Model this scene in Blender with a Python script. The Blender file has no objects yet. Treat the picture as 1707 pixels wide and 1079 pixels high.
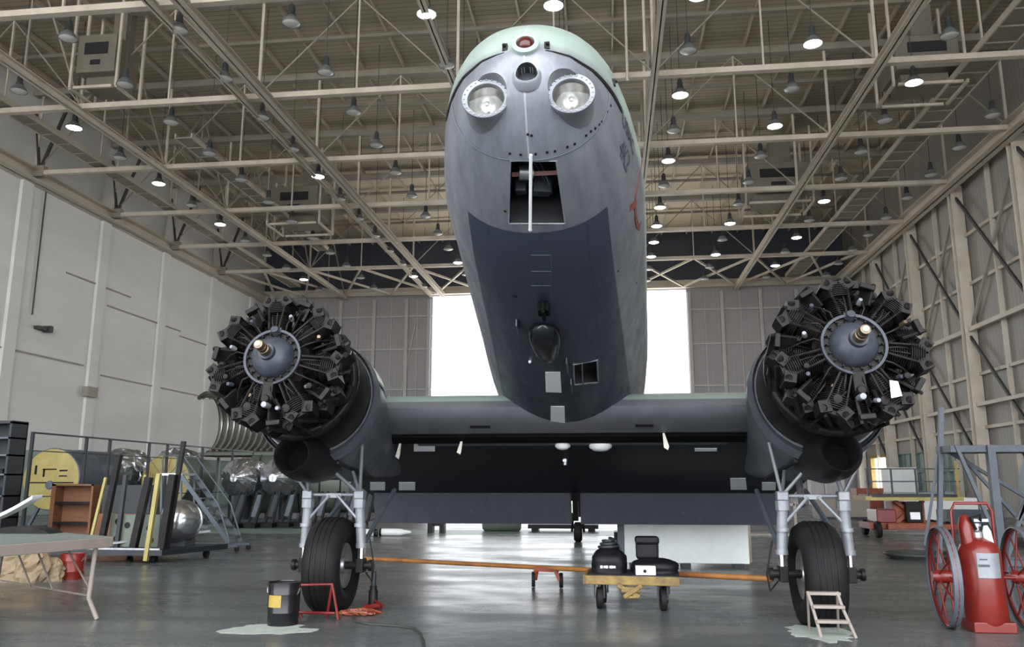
import bpy, bmesh, math, random
from mathutils import Vector, Matrix
from mathutils.bvhtree import BVHTree
R = math.radians; PI = math.pi
random.seed(7)
sc = bpy.context.scene
col = sc.collection

# ---------------------------------------------------------------- camera
F_PX = 1366.0; W_PX, H_PX = 1707, 1079
YAW, PITCH, EYE = R(6.7418), R(10.999), Vector((0, 0, 1.45))
cam = bpy.data.cameras.new('camera'); cam.sensor_fit = 'HORIZONTAL'; cam.sensor_width = 36
cam.lens = F_PX / W_PX * 36; cam.clip_end = 500
co = bpy.data.objects.new('camera', cam); col.objects.link(co)
co.location = EYE; co.rotation_euler = (PI / 2 + PITCH, 0, YAW)
sc.camera = co
FW = Vector((-math.sin(YAW) * math.cos(PITCH), math.cos(YAW) * math.cos(PITCH), math.sin(PITCH)))
RT = Vector((math.cos(YAW), math.sin(YAW), 0)); UP = RT.cross(FW)
def pray(px, py): return (FW * F_PX + RT * (px - 853.5) - UP * (py - 539.5)).normalized()
def atY(px, py, Y):
    d = pray(px, py); return EYE + d * (Y / d.y)

# ---------------------------------------------------------------- world, sun, exposure
w = bpy.data.worlds.new('world'); sc.world = w; w.use_nodes = True
nt = w.node_tree; bg = nt.nodes['Background']
bg.inputs['Color'].default_value = (0.93, 0.96, 1.0, 1)
_n = nt.nodes; _l = nt.links; _t = _n.new('ShaderNodeTexCoord'); _s = _n.new('ShaderNodeSeparateXYZ'); _l.new(_t.outputs['Generated'], _s.inputs[0])
_r = _n.new('ShaderNodeMapRange'); _r.interpolation_type = 'SMOOTHSTEP'; _r.inputs[1].default_value = -.6; _r.inputs[2].default_value = .6; _r.inputs[3].default_value = 3.4; _r.inputs[4].default_value = 1.5
_l.new(_s.outputs['Y'], _r.inputs[0]); _l.new(_r.outputs[0], bg.inputs['Strength'])
sun = bpy.data.lights.new('sun', 'SUN'); sun.energy = 6.0; sun.angle = R(1.0); sun.color = (1, .95, .86)
so = bpy.data.objects.new('sun', sun); col.objects.link(so)
so.rotation_euler = (R(32), 0, R(-160))
sc.view_settings.view_transform = 'Standard'; sc.view_settings.look = 'None'
sc.view_settings.gamma = 1; sc.view_settings.use_curve_mapping = False
sc.view_settings.exposure = 1.0

# ---------------------------------------------------------------- materials
def mat(name, c, rough=.6, metal=0., noise=0., scale=3., c2=None, bump=0., bscale=40., emit=None, alpha=None, stretch=None, spec=.5, rv=0.):
    m = bpy.data.materials.new(name); m.use_nodes = True
    n = m.node_tree.nodes; l = m.node_tree.links; b = n['Principled BSDF']
    b.inputs['Base Color'].default_value = (*c, 1); b.inputs['Roughness'].default_value = rough
    b.inputs['Metallic'].default_value = metal; b.inputs['Specular IOR Level'].default_value = spec
    tc = n.new('ShaderNodeTexCoord'); mp = n.new('ShaderNodeMapping'); l.new(tc.outputs['Object'], mp.inputs[0])
    if stretch: mp.inputs['Scale'].default_value = stretch
    t = n.new('ShaderNodeTexNoise'); t.inputs['Scale'].default_value = scale; t.inputs['Detail'].default_value = 6
    t.inputs['Roughness'].default_value = .65; l.new(mp.outputs[0], t.inputs['Vector'])
    mx = n.new('ShaderNodeMix'); mx.data_type = 'RGBA'
    c2 = c2 or tuple(v * (1 - noise) for v in c)
    mx.inputs[6].default_value = (*c, 1); mx.inputs[7].default_value = (*c2, 1)
    rp = n.new('ShaderNodeMapRange'); rp.inputs[1].default_value = .35; rp.inputs[2].default_value = .7
    l.new(t.outputs[0], rp.inputs[0]); l.new(rp.outputs[0], mx.inputs[0]); l.new(mx.outputs[2], b.inputs['Base Color'])
    if rv:
        r2 = n.new('ShaderNodeMapRange'); r2.inputs[1].default_value = .3; r2.inputs[2].default_value = .7
        r2.inputs[3].default_value = max(0, rough - rv); r2.inputs[4].default_value = rough + rv
        l.new(t.outputs[0], r2.inputs[0]); l.new(r2.outputs[0], b.inputs['Roughness'])
    if bump:
        t2 = n.new('ShaderNodeTexNoise'); t2.inputs['Scale'].default_value = bscale; l.new(tc.outputs['Object'], t2.inputs['Vector'])
        bp = n.new('ShaderNodeBump'); bp.inputs['Strength'].default_value = bump; bp.inputs['Distance'].default_value = .02
        l.new(t2.outputs[0], bp.inputs['Height']); l.new(bp.outputs[0], b.inputs['Normal'])
    if emit:
        b.inputs['Emission Color'].default_value = (*c, 1); b.inputs['Emission Strength'].default_value = emit
    if alpha is not None: b.inputs['Alpha'].default_value = alpha
    return m
def glass(name, c, rough=.03, alpha=None):
    m = bpy.data.materials.new(name); m.use_nodes = True; b = m.node_tree.nodes['Principled BSDF']
    b.inputs['Base Color'].default_value = (*c, 1); b.inputs['Roughness'].default_value = rough
    b.inputs['Transmission Weight'].default_value = 1; b.inputs['IOR'].default_value = 1.3
    return m
M = {}
M['black'] = mat('black_metal', (.007, .007, .008), .4, 0, .4, 8, c2=(.018, .016, .015), spec=.15)
M['engine'] = mat('oily_engine_metal', (.006, .006, .007), .34, 0, .3, 16, c2=(.022, .018, .015), spec=.13, rv=.12)
M['engine_grey'] = mat('engine_grey_enamel', (.055, .062, .08), .36, .1, .25, 9, c2=(.03, .035, .045), spec=.3)
M['bronze'] = mat('bronze', (.22, .17, .11), .35, .8, .3, 12)
M['steel'] = mat('worn_steel', (.42, .43, .45), .35, .8, .35, 8)
M['alu'] = mat('painted_aluminium', (.27, .285, .31), .4, .3, .25, 5, c2=(.19, .20, .225))
M['mint'] = mat('mint_primer', (.33, .40, .365), .5, 0, .2, 6, c2=(.33, .50, .46))
M['under'] = mat('dark_wing_paint', (.030, .032, .040), .42, .1, .3, 3, c2=(.018, .018, .022))
M['flap'] = mat('slate_paint', (.035, .039, .054), .5, .1, .25, 2.5, stretch=(3, 3, .5))
M['darkpit'] = mat('dark_interior', (.015, .015, .018), .7)
M['blackhole'] = mat('flat_black', (.004, .004, .004), .8, spec=.1)  # near-black of the wing slots, seam strip, cooler core and pod mast
M['rubber'] = mat('tyre_rubber', (.008, .008, .009), .6, 0, .4, 7, c2=(.016, .015, .015), spec=.14)
M['white'] = mat('backlit_white', (.78, .79, .8), .5, 0, .12, 5)
M['paper'] = mat('white_paper', (.90, .91, .95), .7, 0, .06, 9)
M['ribbon'] = mat('cream_cloth', (.72, .72, .62), .8, 0, .1, 9)
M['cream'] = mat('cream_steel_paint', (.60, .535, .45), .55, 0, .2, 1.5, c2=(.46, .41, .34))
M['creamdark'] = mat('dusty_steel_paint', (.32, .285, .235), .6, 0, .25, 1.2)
M['railpaint'] = mat('girder_paint', (.55, .49, .41), .55, 0, .15, .8)
M['darksteel'] = mat('dark_brace_steel', (.045, .042, .04), .6)
M['red'] = mat('red_enamel', (.17, .014, .010), .3, 0, .25, 5)
M['redbucket'] = mat('red_plastic', (.19, .014, .010), .35, 0, .15, 5)
M['orange'] = mat('orange_paint', (.30, .07, .025), .5, 0, .35, 5, c2=(.14, .03, .015))
M['towbar'] = mat('amber_paint', (.36, .155, .04), .45, 0, .3, 4, c2=(.22, .09, .03))
M['yellow'] = mat('yellow_paint', (.36, .25, .05), .5, 0, .3, 5, c2=(.20, .13, .035))
M['yellowpale'] = mat('pale_yellow_paint', (.38, .33, .12), .55, 0, .3, 2, c2=(.30, .23, .07))
M['crate'] = mat('orange_plywood', (.17, .07, .03), .65, 0, .3, 3, stretch=(1, 1, 6))
M['tan'] = mat('kraft_paper', (.27, .20, .12), .7, 0, .3, 5, bump=.6, bscale=9)
M['bluegrey'] = mat('blue_grey_enamel', (.095, .115, .14), .5, .1, .25, 4)
M['paleblue'] = mat('pale_blue_shell', (.26, .33, .36), .5, 0, .15, 2)
M['green'] = mat('sage_green_paint', (.13, .155, .125), .5, .1, .2, 2)
M['ochre'] = mat('worn_ochre_paint', (.25, .165, .035), .5, 0, .3, 7, c2=(.09, .055, .02))
M['foil'] = mat('silver_foil', (.62, .63, .66), .2, .92, .3, 7, bump=1.0, bscale=3.2, c2=(.35, .36, .4))
M['chrome'] = mat('bright_metal', (.8, .8, .82), .12, 1, .1, 4)
M['shelf'] = mat('charcoal_shelving', (.026, .030, .036), .5, .2, .3, 3)
M['tabletop'] = mat('grey_green_tabletop', (.17, .20, .185), .6, 0, .15, 3)
M['tableedge'] = mat('beige_table_edge', (.27, .23, .20), .6, 0, .2, 4)
M['ductmetal'] = mat('dusty_beige_duct', (.23, .21, .17), .5, .15, .25, 1.2)
M['rib'] = mat('bronze_grey_shell', (.12, .115, .10), .45, .5, .3, 3)
M['ribs'] = mat('polished_rib', (.55, .54, .50), .3, .8, .2, 4)
M['lit'] = mat('lit_lamp_glass', (1, 1, .93), .3, emit=14)
M['unlit'] = mat('unlit_lamp_glass', (.5, .5, .48), .3)
M['lampcap'] = mat('lamp_housing', (.07, .075, .08), .5, .3)
M['lampshade'] = mat('lamp_reflector', (.20, .21, .22), .4, .3)
M['redglass'] = mat('red_beacon_glass', (.07, .006, .006), .12, 0, .5, 20)
M['lens'] = glass('clear_lens', (.95, .95, .93))
M['reflector'] = mat('lamp_bowl', (.42, .42, .41), .25, .85, .3, 14)
M['wglass'] = glass('window_glass', (.85, .93, .92))
M['tintglass'] = mat('green_tinted_pane', (.22, .30, .29), .2, 0, .2, 2, c2=(.32, .38, .36))
M['ink'] = mat('faded_black_ink', (.025, .028, .04), .6, 0, .6, 30, c2=(.10, .11, .13))
M['redink'] = mat('faded_red_paint', (.20, .055, .045), .6, 0, .4, 25)
M['spill'] = mat('white_absorbent_powder', (.36, .40, .36), .9, 0, .3, 9)
M['greenfloor'] = mat('green_lane_paint', (.20, .27, .235), .4, 0, .3, 1.5)
M['hose'] = mat('dark_hose', (.03, .035, .03), .6)
M['sky_ground'] = mat('pale_apron_concrete', (.55, .54, .51), .8, 0, .1, .5)

def striped(name, c, cg, axis, period, duty, rough=.6, noise=.2, nscale=1.0, axis2=None, period2=1, duty2=.02, cg2=None, off=0, off2=0, bump=0, streak=None):
    """surface with repeated seams along one or two object axes, plus soft mottling"""
    m = mat(name, c, rough, 0, noise, nscale, stretch=streak); n = m.node_tree.nodes; l = m.node_tree.links
    b = n['Principled BSDF']; src = b.inputs['Base Color'].links[0].from_socket
    tc = [x for x in n if x.type == 'TEX_COORD'][0]; sep = n.new('ShaderNodeSeparateXYZ'); l.new(tc.outputs['Object'], sep.inputs[0])
    def band(ax, per, du, of):
        a = n.new('ShaderNodeMath'); a.operation = 'ADD'; l.new(sep.outputs[ax], a.inputs[0]); a.inputs[1].default_value = of + 1000 * per
        d = n.new('ShaderNodeMath'); d.operation = 'DIVIDE'; l.new(a.outputs[0], d.inputs[0]); d.inputs[1].default_value = per
        f = n.new('ShaderNodeMath'); f.operation = 'FRACT'; l.new(d.outputs[0], f.inputs[0])
        k = n.new('ShaderNodeMath'); k.operation = 'LESS_THAN'; l.new(f.outputs[0], k.inputs[0]); k.inputs[1].default_value = du
        return k.outputs[0]
    for ax, per, du, g, of in [(axis, period, duty, cg, off)] + ([(axis2, period2, duty2, cg2 or cg, off2)] if axis2 is not None else []):
        mx = n.new('ShaderNodeMix'); mx.data_type = 'RGBA'; l.new(band(ax, per, du, of), mx.inputs[0])
        l.new(src, mx.inputs[6]); mx.inputs[7].default_value = (*g, 1); src = mx.outputs[2]
    l.new(src, b.inputs['Base Color'])
    return m

# ---------------------------------------------------------------- mesh building
class MB:
    def __init__(s): s.bm = bmesh.new()
    def _add(s, verts, faces):
        v = [s.bm.verts.new(p) for p in verts]
        for f in faces:
            try: s.bm.faces.new([v[i] for i in f])
            except ValueError: pass
        return s
    def box(s, c, d, rot=None, bev=0):
        c = Vector(c); x, y, z = d[0] / 2, d[1] / 2, d[2] / 2
        P = [Vector((a * x, b * y, e * z)) for a in (-1, 1) for b in (-1, 1) for e in (-1, 1)]
        if rot is not None: P = [rot @ p for p in P]
        return s._add([c + p for p in P], [(0, 1, 3, 2), (4, 6, 7, 5), (0, 4, 5, 1), (2, 3, 7, 6), (0, 2, 6, 4), (1, 5, 7, 3)])
    def b2(s, lo, hi): return s.box([(a + b) / 2 for a, b in zip(lo, hi)], [abs(b - a) for a, b in zip(lo, hi)])
    def bar(s, p, q, w, h=None, up=(0, 0, 1)):
        p = Vector(p); q = Vector(q); h = h or w; d = q - p; L = d.length
        if L < 1e-6: return s
        d.normalize(); u = Vector(up)
        if abs(d.dot(u)) > .98: u = Vector((0, 1, 0)) if abs(d.y) < .9 else Vector((1, 0, 0))
        r = d.cross(u).normalized(); u = r.cross(d)
        return s.box((p + q) / 2, (w, L, h), Matrix((r, d, u)).transposed())
    def tube(s, pts, r, n=8, caps=True, closed=False):
        pts = [Vector(p) for p in pts]; k = len(pts); rr = r if isinstance(r, (list, tuple)) else [r] * k
        rings = []; prev = None
        for i, p in enumerate(pts):
            a = pts[(i - 1) % k] if (i > 0 or closed) else p; b = pts[(i + 1) % k] if (i < k - 1 or closed) else p
            t = (b - a).normalized()
            if prev is None:
                u = t.orthogonal().normalized()
            else:
                u = (prev - t * prev.dot(t)); u = u.normalized() if u.length > 1e-6 else t.orthogonal().normalized()
            prev = u; v = t.cross(u)
            rings.append([s.bm.verts.new(p + (u * math.cos(2 * PI * j / n) + v * math.sin(2 * PI * j / n)) * rr[i]) for j in range(n)])
        for i in range(k if closed else k - 1):
            A, B = rings[i], rings[(i + 1) % k]
            for j in range(n): s.bm.faces.new([A[j], A[(j + 1) % n], B[(j + 1) % n], B[j]])
        if caps and not closed:
            s.bm.faces.new(rings[0][::-1]); s.bm.faces.new(rings[-1])
        return s
    def lathe(s, prof, o=(0, 0, 0), ax=(0, 0, 1), n=24, a0=0, a1=2 * PI, sx=1, sy=1):
        """prof: (radius, height) pairs round axis ax at o"""
        o = Vector(o); ax = Vector(ax).normalized(); u = Vector((0, 0, 1)).cross(ax)
        u = u.normalized() if u.length > 1e-4 else Vector((1, 0, 0)); v = ax.cross(u)
        full = abs(a1 - a0 - 2 * PI) < 1e-6; m = n if full else n + 1; rings = []
        for r, h in prof:
            if r < 1e-6: rings.append([s.bm.verts.new(o + ax * h)])
            else: rings.append([s.bm.verts.new(o + ax * h + (u * math.cos(a0 + (a1 - a0) * j / n) * sx + v * math.sin(a0 + (a1 - a0) * j / n) * sy) * r) for j in range(m)])
        for A, B in zip(rings, rings[1:]):
            for j in range(n):
                k = (j + 1) % m
                if len(A) == 1 and len(B) == 1: break
                f = [A[0], B[k], B[j]] if len(A) == 1 else ([A[j], A[k], B[0]] if len(B) == 1 else [A[j], A[k], B[k], B[j]])
                try: s.bm.faces.new(f)
                except ValueError: pass
        return s
    def loft(s, secs, closed=True, caps=True):
        rings = [[s.bm.verts.new(p) for p in S] for S in secs]; n = len(rings[0])
        for A, B in zip(rings, rings[1:]):
            for j in range(n if closed else n - 1):
                s.bm.faces.new([A[j], A[(j + 1) % n], B[(j + 1) % n], B[j]])
        if caps and closed:
            s.bm.faces.new(rings[0][::-1]); s.bm.faces.new(rings[-1])
        return s
    def prism(s, poly, off):
        off = Vector(off); a = [s.bm.verts.new(Vector(p)) for p in poly]; b = [s.bm.verts.new(Vector(p) + off) for p in poly]
        n = len(a); s.bm.faces.new(a[::-1]); s.bm.faces.new(b)
        for j in range(n): s.bm.faces.new([a[j], a[(j + 1) % n], b[(j + 1) % n], b[j]])
        return s
WM = {}
def wm(o): return WM.get(o.name, Matrix.Identity(4)) if o else Matrix.Identity(4)
def obj(name, mb, m, parent=None, world=True, smooth=None, bevel=0, mtx=None):
    """one mesh object; vertices given in world space are brought into the parent's space"""
    bm = mb.bm
    if parent and world: bmesh.ops.transform(bm, matrix=wm(parent).inverted(), verts=bm.verts)
    bmesh.ops.recalc_face_normals(bm, faces=bm.faces)
    me = bpy.data.meshes.new(name); bm.to_mesh(me); bm.free(); me.materials.append(m)
    if smooth is not None:
        me.shade_smooth() if smooth >= 180 else None
        if smooth < 180:
            me.shade_smooth(); me.set_sharp_from_angle(angle=R(smooth))
    o = bpy.data.objects.new(name, me); col.objects.link(o)
    if parent: o.parent = parent
    if mtx is not None: o.matrix_basis = mtx
    WM[o.name] = wm(parent) @ (mtx if mtx is not None else Matrix.Identity(4))
    if bevel:
        b = o.modifiers.new('bevel', 'BEVEL'); b.width = bevel; b.segments = 2; b.limit_method = 'ANGLE'
    return o
def tag(o, label, cat, group=None, kind=None):
    if label: o['label'] = label
    if cat: o['category'] = cat
    if group: o['group'] = group
    if kind: o['kind'] = kind
    return o
def thing(name, label, cat, loc=(0, 0, 0), rz=0, group=None, mtx=None):
    o = bpy.data.objects.new(name, None); col.objects.link(o); o.empty_display_size = .2
    m = mtx if mtx is not None else Matrix.Translation(loc) @ Matrix.Rotation(rz, 4, 'Z')
    o.matrix_basis = m; WM[o.name] = m.copy()
    return tag(o, label, cat, group)
def struct(name, mb, m, smooth=None, parent=None):
    o = obj(name, mb, m, parent, smooth=smooth)
    if not parent: o['kind'] = 'structure'
    return o
def children(o, pool): return [c for c in pool if c.parent == o]
def dup(root, loc=None, rz=None, mtx=None, label=None, group=None, parent=None):
    pool = list(col.objects)
    def cp(o, p):
        c = o.copy(); col.objects.link(c); c.parent = p; kids = children(o, pool)
        c.matrix_basis = o.matrix_basis.copy()
        for k in kids: cp(k, c)
        return c
    r = cp(root, parent)
    m = mtx if mtx is not None else Matrix.Translation(loc) @ Matrix.Rotation(rz or 0, 4, 'Z')
    if parent: r.matrix_basis = m; WM[r.name] = wm(parent) @ m
    else: r.matrix_basis = m; WM[r.name] = m.copy()
    if label: r['label'] = label
    if group: r['group'] = group
    return r

# ================================================================ THE HANGAR
XL, XR = -26.2, 16.9; YF = 59.0; ZC = 15.3; ZR = 19.6; YN = -6.0
TY = [20.6 + 6.02 * k for k in range(6)]         # cross trusses: 20.6 ... 50.7
M['floor'] = mat('sealed_concrete_floor', (.115, .125, .125), .27, 0, .5, .45, c2=(.062, .069, .071), stretch=(1, 2.2, 1), rv=.12, bump=.09, bscale=5, spec=.36)
M['deck'] = striped('roof_deck', (.50, .435, .33), (.31, .27, .20), 1, .30, .22, .7, .25, .35)
M['doorlitdeck'] = striped('door_lit_roof_deck', (.72, .62, .46), (.48, .41, .30), 1, .30, .2, .6, .12, .5)  # deck colours lightened for light bounced in through the far door
M['block'] = striped('painted_concrete_block', (.72, .71, .69), (.655, .645, .63), 2, .203, .09, .75, .14, .35, streak=(1, .4, 1.6))
M['dado'] = mat('green_dado_paint', (.26, .34, .31), .55, 0, .2, .6)
M['siding'] = striped('ribbed_metal_siding', (.33, .31, .28), (.25, .235, .205), 1, .30, .18, .6, .22, .4)
M['doorpanel'] = striped('grey_door_sheeting', (.33, .31, .31), (.27, .255, .255), 0, .30, .1, .6, .15, .25)
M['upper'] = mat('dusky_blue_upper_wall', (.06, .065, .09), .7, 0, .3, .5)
struct('floor', MB().b2((XL - 1, YN, -.3), (XR + 1, YF + .4, 0)), M['floor'])
g = struct('trim_1', MB().b2((-60, YF + .4, -.3), (60, YF + 60, -.04)), M['sky_ground']); g['label'] = 'pale concrete apron outside the far door'
g = struct('trim_2', MB().b2((-60, -70, -.3), (60, YN, -.04)), M['sky_ground']); g['label'] = 'pale concrete apron outside the near end of the hangar'
struct('ceiling', MB().b2((XL - .4, YN, ZR), (XR + .6, YF + .4, ZR + .2)), M['deck'])
# deck of the last two bays: door light painted in as a paler tone
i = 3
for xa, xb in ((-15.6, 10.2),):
    o = struct('trim_%d' % i, MB().b2((xa, TY[4] - .1, ZR - .05), (xb, YF - .05, ZR - .01)), M['doorlitdeck']); o['label'] = 'corrugated roof deck nearest the far door, paler with painted-in door light'; i += 1
struct('wall_left', MB().b2((XL - .4, YN, 0), (XL, YF + .4, ZR)), M['block'])
d = MB().b2((XL, 8, 0), (XL + .02, YF, 2.9)); o = struct('baseboard_left', d, M['dado'])
p = MB()
for y in [TY[0] - 12, TY[0] - 6] + TY + [56.7]: p.b2((XL, y - .35, 0), (XL + .16, y + .35, ZC - .3))
for z, a, b in ((11.2, 26, 57), (7.9, 32, 57)): pass
struct('trim_%d' % i, p, M['block']); i += 1
p = MB()
for z, a, b in ((11.5, 36, 41.5), (10.6, 39.5, 47), (10.3, 47, 55), (7.2, 30, 38), (6.9, 39.5, 54)): p.b2((XL, a, z), (XL + .06, b, z + .07))
struct('trim_%d' % i, p, M['creamdark']); i += 1
# far wall: two leaves of door sheeting, header, upper wall
DL, DR = -13.0, 5.75
fw = MB().b2((XL - .4, YF, 0), (DL, YF + .4, ZC)).b2((DR, YF, 0), (XR + .6, YF + .4, ZC))
struct('wall_back', fw, M['doorpanel'])
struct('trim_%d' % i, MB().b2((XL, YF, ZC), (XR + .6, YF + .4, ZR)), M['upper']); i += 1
hd = MB().b2((XL, YF - .5, ZC - .02), (XR, YF - .1, ZC + .4)).b2((XL, YF - .6, ZC + .3), (XR, YF - .3, ZC + .5))
struct('trim_%d' % i, hd, M['cream']); i += 1
g = MB()
for x in [-24.6, -22.3, -20.0, -17.4, -14.9, -13.2, 5.9, 8.2, 10.9, 13.4, 15.6]:
    g.b2((x - .12, YF - .25, 0), (x + .12, YF, ZC - .3))
for z in (2.6, 5.3, 8.2, 11.2, 13.7):
    g.b2((XL, YF - .14, z - .06), (DL, YF, z + .06)).b2((DR, YF - .14, z - .06), (XR, YF, z + .06))
for x in (-23.4, -21.2, -18.7, -16.1, -14.1, 7.0, 9.5, 12.2, 14.5): g.b2((x - .035, YF - .1, 0), (x + .035, YF, ZC - .3))
g.bar((-14.2, YF - .1, 13.4), (-15.6, YF - .1, 5.6), .08, .06)
struct('trim_%d' % i, g, mat('grey_door_frame_paint', (.44, .42, .41), .55, 0, .15, 1)); i += 1
# right wall with strip window and openings near the floor
wr = MB()
WZ0, WZ1 = 1.0, 3.1; WIN = [(42.2, 46.9), (47.3, 52.6)]; DOR = (53.4, 56.6)
wr.b2((XR, YN, WZ1), (XR + .3, YF + .4, ZR)).b2((XR, YN, 0), (XR + .3, WIN[0][0], WZ1))
wr.b2((XR, WIN[0][0], 0), (XR + .3, DOR[0], WZ0)).b2((XR, WIN[0][1], WZ0), (XR + .3, WIN[1][0], WZ1)).b2((XR, WIN[1][1], WZ0), (XR + .3, DOR[0], WZ1)).b2((XR, DOR[1], 0), (XR + .3, YF + .4, WZ1))
struct('wall_right', wr, M['siding'])
for k, (a, b) in enumerate(WIN):
    fr = MB(); n = 5
    for j in range(n + 1):
        y = a + (b - a) * j / n; fr.b2((XR - .05, y - .05, WZ0), (XR + .15, y + .05, WZ1))
    for z in (WZ0, (WZ0 + WZ1) / 2, WZ1): fr.b2((XR - .05, a, z - .04), (XR + .15, b, z + .04))
    wo = struct('window_%d' % (k + 1), fr, M['greenfloor'])
    pn = obj('pane', MB().b2((XR + .1, a, WZ0), (XR + .12, b, WZ1)), M['tintglass'], wo)
fr = MB().b2((XR - .05, DOR[0] - .1, 0), (XR + .2, DOR[0] + .1, WZ1)).b2((XR - .05, DOR[1] - .1, 0), (XR + .2, DOR[1] + .1, WZ1)).b2((XR - .05, DOR[0], WZ1 - .1), (XR + .2, DOR[1], WZ1 + .1))
struct('door_1', fr, M['yellow'])
# right wall steelwork
XC = 16.35
cols_ = MB()
for y in [TY[0] - 6] + [t + .75 for t in TY] + [57.6]:
    cols_.b2((XC - .03, y - .22, 0), (XC + .5, y - .19, ZC)).b2((XC - .03, y + .19, 0), (XC + .5, y + .22, ZC)).b2((XC + .2, y - .2, 0), (XC + .24, y + .2, ZC))
    cols_.b2((XC + .3, y + 3.0 - .04, 0), (XC + .5, y + 3.0 + .04, ZC))
struct('trim_%d' % i, cols_, M['cream']); i += 1
gr = MB()
for z in (3.9, 6.3, 10.5, 12.8): gr.b2((XC + .38, 8, z - .07), (XR, YF, z + .07))
for z, w_ in ((4.9, .16), (8.35, .2)): gr.b2((XC + .1, 8, z - w_ / 2), (XC + .3, YF, z + w_ / 2))
struct('trim_%d' % i, gr, M['railpaint']); i += 1
br = MB(); bl = MB()
ys = [TY[0] - 6] + [t + .75 for t in TY] + [57.6]
for a, b in zip(ys, ys[1:]):
    br.bar((XC + .32, b, 8.3), (XC + .32, a, ZC - .4), .10, .12); bl.bar((XC + .2, a, 8.3), (XC + .2, b, ZC - .4), .10, .12)
    bl.bar((XC + .2, b, 8.2), (XC + .2, a, 2.2), .10, .12)
struct('trim_%d' % i, bl, M['darksteel']); i += 1
struct('trim_%d' % i, br, M['creamdark']); i += 1

# crane rails / wall girders
def ibeam(mb, p, q, w, h, t=.06):
    p = Vector(p); q = Vector(q); mb.bar(p + Vector((0, 0, h / 2 - t / 2)), q + Vector((0, 0, h / 2 - t / 2)), w, t)
    mb.bar(p - Vector((0, 0, h / 2 - t / 2)), q - Vector((0, 0, h / 2 - t / 2)), w, t); mb.bar(p, q, t, h)
    return mb
tag(obj('wall_girder', ibeam(MB(), (XL + .35, YN, ZC - .1), (XL + .35, YF - .5, ZC - .1), .7, .55), M['railpaint']), 'long beige steel girder along the top of the white block wall', 'girder', 'wall girders')
tag(obj('wall_girder', ibeam(MB(), (16.0, YN, ZC - .1), (16.0, YF - .5, ZC - .1), .6, .55), M['railpaint']), 'long beige steel girder along the top of the ribbed metal wall', 'girder', 'wall girders')
PX_ = [XL + .4, -19.5, -12.5, -5.1, 1.8, 9.2, 16.0]
ordn = ['first', 'second', 'third', 'fourth', 'fifth', 'sixth', 'seventh', 'eighth', 'ninth', 'tenth', 'eleventh', 'twelfth', 'thirteenth']
panel = []
for a, b in zip(PX_, PX_[1:]): panel += [a, (a + b) / 2]
panel.append(PX_[-1])
for k, y in enumerate([TY[0] - 6.02] + TY):
    t = thing('cross_truss', 'steel roof truss spanning wall to wall, %s one back from the camera' % ordn[k], 'roof truss', (0, y, ZC), 0, 'cross trusses of the roof')
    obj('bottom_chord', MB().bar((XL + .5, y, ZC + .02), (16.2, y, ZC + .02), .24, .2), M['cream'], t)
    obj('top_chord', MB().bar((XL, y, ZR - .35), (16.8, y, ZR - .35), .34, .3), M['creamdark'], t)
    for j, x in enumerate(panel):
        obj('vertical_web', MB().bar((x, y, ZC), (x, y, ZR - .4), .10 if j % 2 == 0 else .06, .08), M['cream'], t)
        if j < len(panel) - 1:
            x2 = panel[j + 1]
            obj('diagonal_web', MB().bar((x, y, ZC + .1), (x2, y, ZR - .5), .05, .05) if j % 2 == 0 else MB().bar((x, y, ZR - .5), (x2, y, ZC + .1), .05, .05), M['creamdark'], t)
for k, (x, w_) in enumerate([(-19.5, .3), (-12.05, .34), (-12.95, .2), (-5.1, .24), (1.8, .24), (9.2, .3)]):
    t = thing('lengthwise_beam', ['broad beam running to the far door, %s from the white wall' % ordn[0], 'broad twin beam running to the far door, thicker right member', 'thin beam close along the left of the broad twin beam', 'lengthwise beam left of the aircraft nose', 'lengthwise beam just right of the aircraft nose', 'lengthwise beam nearest the ribbed metal wall'][k], 'beam', (x, 8, ZC - .15), 0, 'beams running the length of the roof')
    obj('chord', ibeam(MB(), (x, 8, ZC - .16), (x, YF - .5, ZC - .16), w_, .26, .04), M['railpaint'] if k in (1, 2) else M['cream'], t)
    if k in (0, 4):
        wb = MB()
        for a, b in zip([TY[0] - 6.02] + TY, TY + [YF - 1]):
            m_ = (a + b) / 2; wb.bar((x, a, ZC), (x, m_, ZR - .3), .07, .07).bar((x, m_, ZR - .3), (x, b, ZC), .07, .07).bar((x, m_, ZC), (x, m_, ZR - .3), .06, .06)
        obj('web', wb, M['creamdark'], t)
# purlins under the deck and half-bay stiffeners
pur = thing('purlin_set', 'thin purlins under the roof deck running to the far door', 'purlins', (0, 8, ZR))
x = XL + 1.2
while x < 16.5:
    obj('purlin', MB().bar((x, 8, ZR - .12), (x, YF, ZR - .12), .08, .2), M['cream'], pur); x += 1.82
for y in [a + 3.01 for a in [TY[0] - 6.02] + TY]: obj('stiffener', MB().bar((XL + .03, y, ZR - .28), (16.8, y, ZR - .28), .14, .14), M['creamdark'], pur)
# wind bracing in the last bays
wbx = MB()
for a, b in zip(PX_, PX_[1:]):
    m_ = (a + b) / 2
    for xa, xb in ((max(a, XL + 1.2), m_), (m_, min(b, 15.4))): wbx.bar((xa, TY[5], ZC), (xb, YF - .7, ZC), .13, .13).bar((xb, TY[5], ZC), (xa, YF - .7, ZC), .13, .13)
tag(obj('wind_bracing', wbx, M['cream']), 'crossed flat bracing between the last truss and the door header', 'bracing')
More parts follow.
